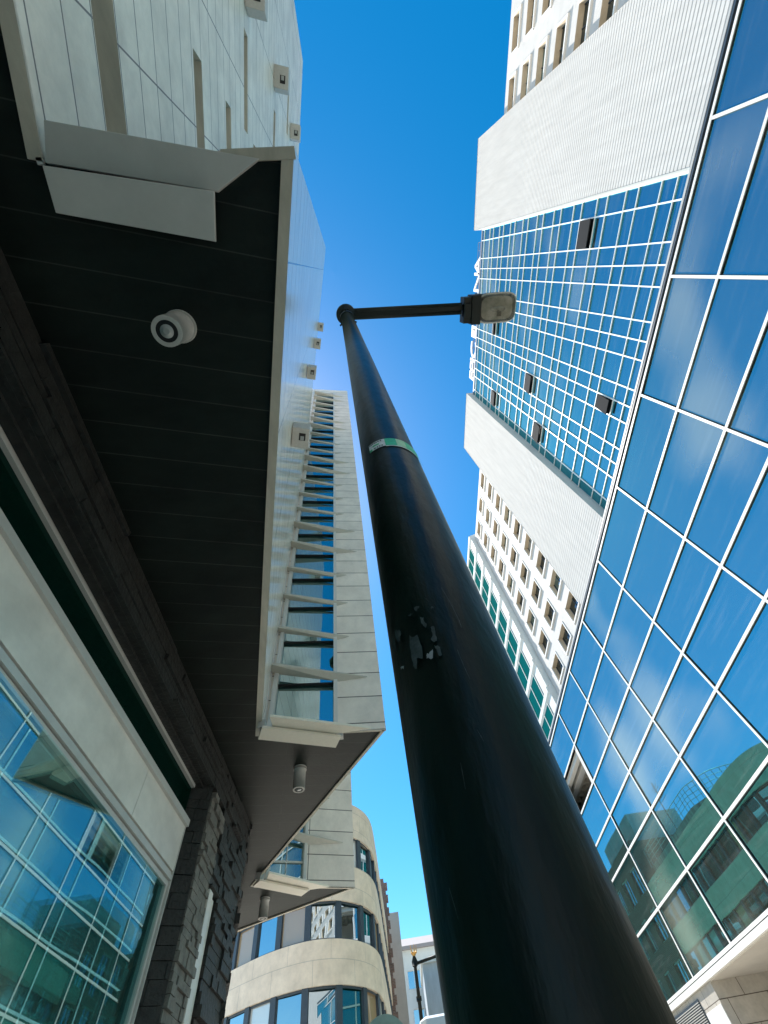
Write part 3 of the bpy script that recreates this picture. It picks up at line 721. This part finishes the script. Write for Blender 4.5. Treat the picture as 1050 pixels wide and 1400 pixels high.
# stone plinth walls below the glass
yc = 2.085 * D1
m = MB(); m.box(D1 + .02, D1 + 8, yc, yc + .5, .12, Z1(.297) - .003); m.box(D1 + .02, D1 + .5, yc + .5, ys[-1], .12, Z1(.297) - .003); m.build('plinth_wall', M['plinth'], PB)
m = MB(); m.box(D1 - .005, D1 + .018, yc + .02, yc + 1.5, .12, Z1(.25)); m.build('white_cladding', M['sill'], PB)
gr = MB(); gr.box(D1 - .02, D1 + .016, yc + 1.6, yc + 5.0, Z1(.16), Z1(.285)); go = gr.build('louvre_grille', M['frame_dark'], PB)
m = MB()
for k in range(24): m.box(D1 - .05, D1 - .021, yc + 1.6, yc + 5.0, Z1(.16) + k * .056, Z1(.16) + k * .056 + .02)
m.build('slat', M['housing'], go)

# =================================================================== RIGHT: hotel tower
D2 = 17.0
def Z2(z): return EYE + z * D2
HT = thing('hotel_tower', (D2, 5, 0), 'tall white tower with a gridded blue glass centre between two ribbed blocks and punched-window wings', 'building')
yg0, yg1 = -.187 * D2, .905 * D2
cols = [-.124, -.023, .036, .095, .195, .254, .313, .412, .471, .531, .631, .690, .749, .849]
zb = .9
rows = []
k = -3
while True:
    z = 1.40 + .1752 * k
    if z > 3.2: break
    rows += [z, z + .0665]; k += 1
rows = [r for r in rows if r < 3.19]
ztop = 3.2
m = MB(); cc = [yg0 / D2] + cols + [yg1 / D2]; rz = [zb] + rows + [ztop]
rnd = random.Random(9)
opened = {(2, 0): 0}
open_cells = []
def row_at(z): 
    for j in range(len(rz) - 1):
        if rz[j] <= z < rz[j + 1]: return j
def col_at(y):
    for i in range(len(cc) - 1):
        if cc[i] <= y < cc[i + 1]: return i
for (y, z) in ((-.07, 2.0), (.36, 2.73), (.66, 2.16), (.71, 1.50), (.80, 2.72), (.87, 2.2)):
    pass
import numpy as np
OPEN = [(-.07, 1.88), (.36, 2.85), (.50, 1.52), (.58, 2.19), (.80, 2.73), (.80, 2.02)]
ocells = {(col_at(y), row_at(z)) for y, z in OPEN}
for i in range(len(cc) - 1):
    for j in range(len(rz) - 1):
        if (i, j) in ocells: continue
        tx, ty = rnd.gauss(0, .004), rnd.gauss(0, .004)
        y0, y1_, z0, z1 = cc[i] * D2, cc[i + 1] * D2, Z2(rz[j]), Z2(rz[j + 1])
        dd = lambda y, z: D2 + .03 + tx * (y - y0) + ty * (z - z0)
        m.face([(dd(y0, z0), y0, z0), (dd(y0, z1), y0, z1), (dd(y1_, z1), y1_, z1), (dd(y1_, z0), y1_, z0)])
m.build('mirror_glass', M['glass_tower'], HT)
for (i, j) in sorted(ocells):      # tilted top-hung vents with a dark gap behind
    y0, y1_, z0, z1 = cc[i] * D2 + .05, cc[i + 1] * D2 - .05, Z2(rz[j]) + .03, Z2(rz[j + 1]) - .03
    m = MB(); m.box(D2 + .3, D2 + .34, y0 - .05, y1_ + .05, z0 - .05, z1 + .05)
    wo = m.build('open_vent', M['black'], HT)
    m = MB(); t = .28 * min(1.0, (z1 - z0))
    m.hexa((D2 - t, y0, z0 + .05), (D2 - t + .05, y0, z0 + .05), (D2 - t + .05, y1_, z0 + .05), (D2 - t, y1_, z0 + .05), (D2 - .04, y0, z1), (D2 + .01, y0, z1), (D2 + .01, y1_, z1), (D2 - .04, y1_, z1))
    m.build('sash', M['sash'], wo)
m = MB(); w = .036
for c in cols: m.box(D2 - .05, D2 + .02, c * D2 - w, c * D2 + w, Z2(zb), Z2(ztop))
for c in rows: m.box(D2 - .053, D2 + .018, yg0, yg1, Z2(c) - w * .62, Z2(c) + w * .62)
m.box(D2 - .06, D2 + .02, yg0, yg0 + .1, Z2(zb), Z2(ztop))
m.build('glazing_bars', M['mullion'], HT)
m = MB(); m.box(D2 - .02, D2 + .35, yg0, yg1, Z2(ztop), Z2(ztop) + .35); m.box(D2 + .35, D2 + 14, yg0, yg1, Z2(ztop) - .4, Z2(ztop)); m.build('roof_edge', M['steel'], HT)
# ribbed blocks
XF = .96 * D2
def ribbed(ya, yb, zt, nm='ribbed_block'):
    m = MB(); pitch = .26; z = Z2(.9)
    while z < zt - .001:
        z1 = min(z + pitch, zt)
        m.face([(XF - .014, ya, z), (XF - .014, yb, z), (XF, yb, z1), (XF, ya, z1)][::-1])
        m.face([(XF, ya, z), (XF, yb, z), (XF - .014, yb, z), (XF - .014, ya, z)][::-1])
        z = z1
    for y, s in ((ya, 1), (yb, -1)):
        m.face([(XF - .03, y, Z2(.9)), (XF + 8, y, Z2(.9)), (XF + 8, y, zt), (XF - .03, y, zt)])
    m.face([(XF - .03, ya, zt), (XF + 8, ya, zt), (XF + 8, yb, zt), (XF - .03, yb, zt)])
    m.build(nm, M['rib'], HT)
ribbed(-.652 * D2, -.187 * D2, Z2(3.26)); ribbed(.893 * D2, 1.354 * D2, Z2(3.26))
# wings with punched windows
heads = [2.888 - .1765 * k for k in range(0, 9)]
def wing(ya, yb, colsy, ztp):
    P = Plane((D2, ya), (D2, yb), (-1, 0)); holes = []
    for (c0, c1_) in colsy:
        for hd_ in heads: holes.append((c0 * D2 - ya, c1_ * D2 - ya, Z2(hd_ - .098), Z2(hd_)))
    m = MB(); wall_with_holes(m, P, 0, P.L, Z2(.6), Z2(ztp), holes, .42, 0, mat_rev=1)
    m.face([(D2, ya, Z2(ztp)), (D2 + 8, ya, Z2(ztp)), (D2 + 8, yb, Z2(ztp)), (D2, yb, Z2(ztp))])
    m.build('wing_wall', [M['render'], M['reveal']], HT)
    for (a, b, c, d) in holes:
        WC[0] += 1; over = WC[0] > 95
        m = rest if over else MB(); t = .07
        m.obox(P, a - t, b + t, c - .13, c + .0, .002, .14)           # sill
        m.obox(P, b - .0, b + .16, c, d + .05, .002, .10); m.obox(P, a - .10, a, c + .02, d + .05, .002, .08)
        if over: quad(restp, P, a, b, c, d, -.415); continue
        wn = m.build('window', M['sill'], HT)
        m = MB(); quad(m, P, a, b, c, d, -.415); m.build('pane', M[rnd.choice(['glass_hotel', 'glass_hotel', 'glass_hotel', 'hotel_blind', 'hotel_deep'])], wn)
        m = MB(); m.obox(P, a, b, c, c + .06, -.41, -.36); m.obox(P, a, a + .06, c + .06, d, -.41, -.36); m.obox(P, b - .06, b, c + .06, d, -.41, -.36); m.obox(P, (a + b) / 2 - .03, (a + b) / 2 + .03, c + .06, d, -.41, -.37); m.build('frame', M['frame_dark'], wn)
WC = [0]; rest = MB(); restp = MB()
wing(1.354 * D2, 2.075 * D2, [(1.41, 1.537), (1.63, 1.757), (1.855, 1.984)], 2.935)
wing(-3.9 * D2, -.652 * D2, [(-.805 - .2215 * k, -.675 - .2215 * k) for k in range(13)], 2.935)
ro = rest.build('window', M['sill'], HT); ro['kind'] = 'stuff'
rp_ = restp.build('pane', M['glass_hotel'], ro)
m = MB(); m.box(D2 + .5, D2 + 16, -3.9 * D2, 2.075 * D2, 0, Z2(2.93)); m.box(D2 + .5, D2 + 16, -.65 * D2, 1.35 * D2, Z2(2.931), Z2(3.19)); m.build('core_wall', M['beige'], HT)

# rooftop sign: letters on a steel rack
SG = thing('rooftop_sign', (D2, 7, Z2(3.22)), 'row of white standing letters on a steel rack along the glass tower roof', 'sign')
m = MB()
for z in (3.222, 3.262, 3.30, 3.345): m.box(D2 + .32, D2 + .38, -.12 * D2, .81 * D2, Z2(z), Z2(z) + .05)
for k in range(20): y = (-.12 + .93 * k / 19) * D2; m.box(D2 + .38, D2 + .44, y - .03, y + .03, Z2(3.2), Z2(3.36))
m.build('rack', M['steel'], SG)
def letter(ch, y, z, size):
    cu = bpy.data.curves.new('letter', 'FONT'); cu.body = ch; cu.size = size; cu.extrude = .07; cu.align_x = 'CENTER'; cu.offset = .012
    tmp = bpy.data.objects.new('tmp_letter', cu); COL.objects.link(tmp)
    dg = bpy.context.evaluated_depsgraph_get(); me = bpy.data.meshes.new_from_object(tmp.evaluated_get(dg))
    bpy.data.objects.remove(tmp)
    o = bpy.data.objects.new('letter', me); COL.objects.link(o); me.materials.clear(); me.materials.append(M['sill'])
    o.parent = SG; o.location = Vector((D2 + .16, y, z)) - Vector(SG['_o'])
    o.rotation_euler = (math.radians(90), 0, math.radians(-90))
for ch, y in (('E', .763), ('P', .700), ('I', .650), ('C', .575), ('S', .335), ('A', .235), ('N', .120), ('A', .020)):
    letter(ch, y * D2, Z2(3.228), 3.2)
m = MB(); m.box(D2 + .02, D2 + .2, .405 * D2, .485 * D2, Z2(3.228), Z2(3.345)); lg = m.build('logo_panel', M['sill'], SG)
m = MB(); m.prism([(0, 0), (0, 0.01), (.01, 0)], 0, .01); m = MB()
m.face([(D2 + .015, .42 * D2, Z2(3.25)), (D2 + .015, .47 * D2, Z2(3.30)), (D2 + .015, .44 * D2, Z2(3.285)), (D2 + .015, .425 * D2, Z2(3.325))]); m.build('logo_mark', M['black'], lg)

# =================================================================== office block beyond the hotel (stepped green ribbons)
OB = thing('ribbon_office_building', (D2 * .955, 50, 0), 'white office block with stepped green glass ribbons, half hidden behind the lamp post', 'building')
XO = .955 * D2; Y0 = 2.078 * D2; Y1 = 4.6 * D2
zt = [2.974 - .1935 * k for k in range(0, 13)]
for k, z in enumerate(zt):
    zf_, zn = Z2(z), Z2(z - .1935)
    m = MB()
    # prow: vertical front fascia, sloped top and sloped underside to the wall, closed end
    sec = [(XO, zf_), (D2 + .4, zf_ + .5), (D2 + .4, zf_ - 1.75), (XO + .35, zf_ - 1.0), (XO, zf_ - .42)]
    n = len(sec)
    for q in range(n):
        a, b = sec[q], sec[(q + 1) % n]; m.face([(a[0], Y0, a[1]), (b[0], Y0, b[1]), (b[0], Y1, b[1]), (a[0], Y1, a[1])])
    m.face([(a[0], Y0, a[1]) for a in sec]); m.face([(a[0], Y1, a[1]) for a in sec][::-1])
    m.box(XO + .16, D2 + .4, Y0 + .02, Y0 + 1.5, zn + .2, zf_ - .45)
    fl = m.build('fascia', M['pale'], OB)
    m = MB(); m.face([(XO + .12, Y0 + 1.5, zn - .0), (XO + .12, Y1, zn), (XO + .12, Y1, zf_ - .42), (XO + .12, Y0 + 1.5, zf_ - .42)]); wn = m.build('ribbon_window', M['glass_office'], OB)
    m = MB()
    for q in range(22): m.box(XO + .06, XO + .118, Y0 + 1.5 + q * 1.95, Y0 + 1.6 + q * 1.95, zn, zf_ - .42)
    m.box(XO + .062, XO + .116, Y0 + 1.5, Y1, zn, zn + .08)
    m.build('frame', M['pale'], wn)
m = MB(); m.box(D2 + .4, D2 + 12, Y0, Y1, 0, Z2(2.97)); m.box(XO + .12, D2 + .4, Y0 + .05, Y0 + .3, 0, Z2(.6)); m.build('wall', M['pale'], OB)

# =================================================================== curved cream building
CB = thing('curved_building', (-1.2, 32, 0), 'cream building with a rounded corner and dark ribbon windows at the end of the overhang', 'building')
plan = [(-22, 43.5), (-14, 34.9), (-11.5, 32.4), (-9.4, 30.6), (-8.1, 29.4), (-6.7, 28.35), (-5.6, 27.75), (-4.5, 27.4), (-3.5, 27.45), (-2.7, 27.85), (-2.1, 28.4), (-1.65, 29.1), (-1.3, 30.0), (-1.12, 31.1), (-1.06, 32.5), (-1.04, 36), (-1.04, 40), (-1.04, 45), (-1.04, 49.6)]
def refine(pl, it=2):
    for _ in range(it):
        o = [pl[0]]
        for a, b in zip(pl, pl[1:]):
            o.append((a[0] * .75 + b[0] * .25, a[1] * .75 + b[1] * .25)); o.append((a[0] * .25 + b[0] * .75, a[1] * .25 + b[1] * .75))
        o.append(pl[-1]); pl = o
    return pl
plc = refine(plan)
def offs(pl, d):
    out = []
    for k, p in enumerate(pl):
        a = Vector(pl[max(0, k - 1)]); b = Vector(pl[min(len(pl) - 1, k + 1)]); t = (b - a).normalized(); n = Vector((t.y, -t.x))
        out.append((p[0] + n.x * d, p[1] + n.y * d))
    return out
acc = [0]
for a, b in zip(plc, plc[1:]): acc.append(acc[-1] + math.dist(a, b))
def shell(mb, pl, z0, z1, smooth=True, th=.35, back=True):
    inn = offs(pl, -th)
    for k in range(len(pl) - 1):
        a, b = pl[k], pl[k + 1]; uv = [(acc[k], z0), (acc[k + 1], z0), (acc[k + 1], z1), (acc[k], z1)]
        mb.face([(*a, z0), (*b, z0), (*b, z1), (*a, z1)], uv=uv)
        if back:
            c, d = inn[k], inn[k + 1]
            mb.face([(*c, z0), (*d, z0), (*b, z0), (*a, z0)]); mb.face([(*a, z1), (*b, z1), (*d, z1), (*c, z1)])
e = EYE
bands = [(e + 11.6, e + 13.3), (e + 8.68, e + 10.2), (e + 5.76, e + 7.26), (e + 2.83, e + 4.33), (0, e + 1.4)]
for z0, z1 in bands:
    m = MB(); shell(m, plc, z0, z1); m.build('wall_band', M['concrete'], CB)
wins = [(e + 10.2, e + 11.6), (e + 7.26, e + 8.68), (e + 4.33, e + 5.76), (e + 1.4, e + 2.83)]
gp = offs(plc, -.16)
def at_len(pl, s):
    for k in range(len(acc) - 1):
        if acc[k] <= s <= acc[k + 1]:
            t = (s - acc[k]) / (acc[k + 1] - acc[k]); a, b = Vector(pl[k]), Vector(pl[k + 1]); d = (b - a).normalized()
            return a.lerp(b, t), d
for wi, (z0, z1) in enumerate(wins):
    m = MB(); m2 = MB()
    n = int(acc[-1] / 1.55)
    for k in range(n):
        s0, s1 = acc[-1] * k / n, acc[-1] * (k + 1) / n
        a, _ = at_len(gp, s0); b, _ = at_len(gp, s1); jit = [random.gauss(0, .006) for _ in range(2)]
        m.cur = random.choices((0, 1, 2, 3), (5, 2, 1.6, 3))[0]; m.face([(a.x, a.y, z0), (b.x, b.y, z0), (b.x, b.y + jit[0], z1), (a.x, a.y + jit[1], z1)])
        p, d = at_len(plc, min(s0 + .001, acc[-1])); nn = Vector((d.y, -d.x)); wd = .15 if k % 1 == 0 else .07
        q = [p + d * wd - nn * .05, p - d * wd - nn * .05, p - d * wd - nn * .33, p + d * wd - nn * .33]
        m2.prism([(v.x, v.y) for v in q], z0, z1, bottom=False, top=False)
    for zc0, zc1 in ((z0, z0 + .06), (z1 - .09, z1)):
        lo = offs(plc, -.12)
        for k in range(len(lo) - 1): m2.face([(*lo[k], zc0), (*lo[k + 1], zc0), (*lo[k + 1], zc1), (*lo[k], zc1)])
    rw = m.build('ribbon_window', [M['glass_curve'], M['blind'], M['curtain'], M['glass_deep']], CB); m2.build('mullions', M['frame_dark'], rw)  # white and tan panes stand in for mirrored surroundings
m = MB(); core = offs(plc, -.4); m.prism(core + [(-22, 49.6)], 0, e + 13.2, bottom=False); m.build('core_wall', M['frame_dark'], CB)
# set-back top floor with streaked concrete, railing, antenna
pent = [(-20, 46.5), (-12, 38.8), (-8.5, 36.2), (-5.6, 35.4), (-3.6, 36.0), (-2.4, 38.0), (-2.2, 40), (-2.2, 49.4)]
pp = refine(pent, 2); m = MB(); m.prism(pp + [(-20, 49.4)], e + 13.25, e + 14.4, bottom=False); m.build('penthouse_wall', M['streaked'], CB)
m = MB(); rp = offs(refine(pent, 2), .1)
for z in (14.7, 15.0, 15.3, 15.62):
    for k in range(0, len(rp) - 1): m.tube([(*rp[k], e + z), (*rp[k + 1], e + z)], .03 if z > 15.5 else .018, 5, cap=False)
for k in range(0, len(rp), 1): m.tube([(*rp[k], e + 14.3), (*rp[k], e + 15.62)], .025, 5, cap=False)
m.build('railing', M['housing'], CB)
m = MB(); m.tube([(-2.6, 43, e + 14.3), (-2.6, 43, e + 18.3)], .04, 6)
for k in range(6): m.tube([(-2.6 - .1 * k, 42.4, e + 17.9 - .18 * k), (-2.6 - .1 * k, 43.6, e + 17.9 - .18 * k)], .02, 5)
m.build('antenna', M['dish'], CB)

# =================================================================== brown brick building and neighbours beyond
def simple_building(name, label, x0, x1, y0, y1, z1, body, wins, glass, parts=None, cornice=None):
    t = thing(name, ((x0 + x1) / 2, y0, 0), label, 'building')
    holes_s, holes_f = wins
    m = MB(); Ps = Plane((x1, y0), (x1, y1), (1, 0)); wall_with_holes(m, Ps, 0, y1 - y0, 0, z1, holes_s, .18)
    Pf = Plane((x0, y0), (x1, y0), (0, -1)); wall_with_holes(m, Pf, 0, x1 - x0, 0, z1, holes_f, .18)
    m.face([(x0, y0, z1), (x1, y0, z1), (x1, y1, z1), (x0, y1, z1)]); m.face([(x0, y0, 0), (x0, y1, 0), (x0, y1, z1), (x0, y0, z1)]); m.face([(x0, y1, 0), (x1, y1, 0), (x1, y1, z1), (x0, y1, z1)])
    m.build('wall', body, t)
    for P, hs in ((Ps, holes_s), (Pf, holes_f)):
        for (a, b, c, d) in hs:
            m = MB(); quad(m, P, a, b, c, d, -.17); w = m.build('window', glass, t)
            m = MB(); m.obox(P, a, b, c, c + .07, -.16, -.08); m.obox(P, a, b, d - .07, d, -.16, -.08); m.obox(P, (a + b) / 2 - .035, (a + b) / 2 + .035, c + .07, d - .07, -.16, -.09); m.build('frame', M['pale'], w)
    return t
ws = [(a, a + 1.6, z, z + 1.9) for a in (1.2, 4.2, 7.0) for z in (2, 5.2, 8.4, 11.6, 14.6)]
BB = simple_building('brick_building', 'narrow red-brown brick building with a toothed corner just beyond the curved cream building', -14, -1.0, 49.7, 59.5, EYE + 16.6, M['brick'], (ws, []), M['glass_curve'])
m = MB()
for k in range(40):
    z = .2 + k * .44; m.box(-1.7, -.70 if k % 2 else -.86, 49.72 + .0, 50.3, z, z + .43)
m.build('quoins', M['brick'], BB)
m = MB(); m.box(-8, -2.4, 50.5, 59, EYE + 16.6, EYE + 19); m.build('penthouse', M['palegrey'], BB)
ws = [(a, a + 1.3, z, z + 1.6) for a in (2, 6, 10, 14, 18) for z in (2, 5.2, 8.4, 11.6, 14.8)]
simple_building('pillar_building', 'pale beige building with a plain projecting end wall beyond the brick one', -16, .12, 62, 84, EYE + 17.6, M['beige'], (ws, []), M['glass_curve'])
m = MB()
# far end of the street
fw = []
FA = simple_building('mint_building', 'pale building with mint green panels closing the far end of the street', -4, 16, 96, 108, EYE + 22.4, M['pale'], ([], [(4.7, 6.6, 19.6, 21.6), (4.9, 6.4, 8.9, 11.2), (5.0, 7.1, 13.3, 17.6), (8.2, 9.4, 19.6, 21.6)]), M['glass_curve'])
m = MB(); m.box(.75, 2.6, 95.8, 95.98, 11.6, 12.6); m.box(.85, 2.6, 95.82, 95.98, 4, 8.7); m.build('panel', M['mint'], FA)
m = MB(); m.prism([(-4.3, 95.4), (16.3, 95.4), (16.3, 108), (-4.3, 108)], EYE + 22.4, EYE + 22.8); m.hexa((-4.3, 95.4, EYE + 22.8), (16.3, 95.4, EYE + 22.8), (16.3, 108, EYE + 22.8), (-4.3, 108, EYE + 22.8), (-1, 101, EYE + 25), (13, 101, EYE + 25), (13, 103, EYE + 25), (-1, 103, EYE + 25)); m.build('roof', M['roof_tile'], FA)
m = MB(); m.box(-.4, 2.9, 95.5, 95.99, 12.8, 13.05); m.build('ledge', M['frame_dark'], FA)
FG = simple_building('grey_building', 'pale blue-grey building standing forward on the right at the far end of the street', 2.75, 13, 84, 95, EYE + 18.0, M['palegrey'], ([], [(2.2, 2.9, 12, 15.5), (2.2, 2.9, 6, 9.5)]), M['mint'])
m = MB(); m.box(2.5, 13.3, 83.6, 95, EYE + 18.0, EYE + 18.35); m.build('cornice', M['pale'], FG)

# distant lamp with gilded crown finial
FL = thing('distant_street_lamp', (.52, 24, .12), 'slim dark lamp post with a gilded crown finial and side arm, far down the street', 'street lamp')
m = MB(); m.tube([(.52, 24, .12), (.52, 24, 1.2), (.52, 24, 1.25), (.50, 24, EYE + 3.0), (.50, 24, EYE + 5.25)], [.13, .12, .085, .075, .06], 12); m.tube([(.5, 24, EYE + 4.2), (.5, 24, EYE + 4.32)], .10, 12); m.tube([(.5, 24, EYE + 5.12), (.5, 24, EYE + 5.25), (.5, 24, EYE + 5.4)], [.10, .12, .05], 12); m.build('pole', M['lamp_body'], FL)
m = MB(); m.tube([(.5, 24, EYE + 5.18), (1.5, 24.1, EYE + 5.34)], .05, 10); m.build('arm', M['lamp_body'], FL)
m = MB(); m.tube([(1.4, 24.1, EYE + 5.30), (1.9, 24.1, EYE + 5.34)], [.07, .13], 12); m.build('lamp_head', M['lamp_body'], FL)
m = MB(); m.tube([(.5, 24, EYE + 5.4), (.5, 24, EYE + 5.5)], [.05, .12], 10)
for k in range(5):
    a = k * 1.256; m.tube([(.5 + .1 * math.cos(a), 24 + .1 * math.sin(a), EYE + 5.48), (.5 + .13 * math.cos(a), 24 + .13 * math.sin(a), EYE + 5.72)], [.03, .006], 6)
m.build('finial', M['gold'], FL)

# round sign back and white van at the bottom edge
RS2 = thing('round_sign', (-.3, 8.2, .12), 'pale teal round back of a traffic sign at the bottom edge, below the curved building', 'sign')
m = MB(); m.tube([(-.3, 8.2, .12), (-.3, 8.2, 2.78)], .03, 12); m.build('post', M['housing'], RS2)
m = MB(); m.tube([(-.3, 8.14, 2.56), (-.3, 8.16, 2.56)], .31, 40); m.tube([(-.3, 8.13, 2.56), (-.3, 8.17, 2.56)], .018, 8); m.build('disc', M['tealsign'], RS2)
m = MB(); m.box(-.36, -.24, 8.10, 8.139, 2.70, 2.76); m.box(-.36, -.24, 8.10, 8.139, 2.42, 2.48); m.build('clamp', M['black'], RS2)
VN = thing('white_van', (1.6, 10.5, .0), 'white van roof corner showing at the bottom edge just left of the lamp post', 'van')
def van():
    x0, x1, y0, y1 = .05, 1.85, 8.8, 13.6; zt_ = 2.93
    m = MB(); m.hexa((x0, y0, .35), (x1, y0, .35), (x1, y1, .35), (x0, y1, .35), (x0 + .08, y0 + .1, zt_), (x1 - .08, y0 + .1, zt_), (x1 - .08, y1 - .7, zt_), (x0 + .08, y1 - .7, zt_))
    m.build('body', M['van'], VN, bevel=.12)
    m = MB(); m.box(x0 + .25, .9, y0 + .03, y0 + .09, 1.7, 2.5); m.box(1.0, x1 - .2, y0 + .03, y0 + .09, 1.7, 2.5); m.build('rear_window', M['black'], VN)
    for x in (x0 + .08, x1 - .28):
        for y in (y0 + .9, y1 - 1.0):
            m = MB(); m.tube([(x, y, .34), (x + .2, y, .34)], .34, 24); wh = m.build('wheel', M['black'], VN)
            m = MB(); m.tube([(x - .005, y, .34), (x + .205, y, .34)], .19, 18); m.build('rim', M['housing'], wh)
    for x in (x0 + .12, x1 - .24):
        m = MB(); m.box(x, x + .12, y0 - .01, y0 + .05, 1.0, 1.5); m.build('tail_light', mat('red_lens', (.4, .02, .02), .3), VN)
van()

# drop helper properties
for o in bpy.data.objects:
    if '_o' in o: del o['_o']
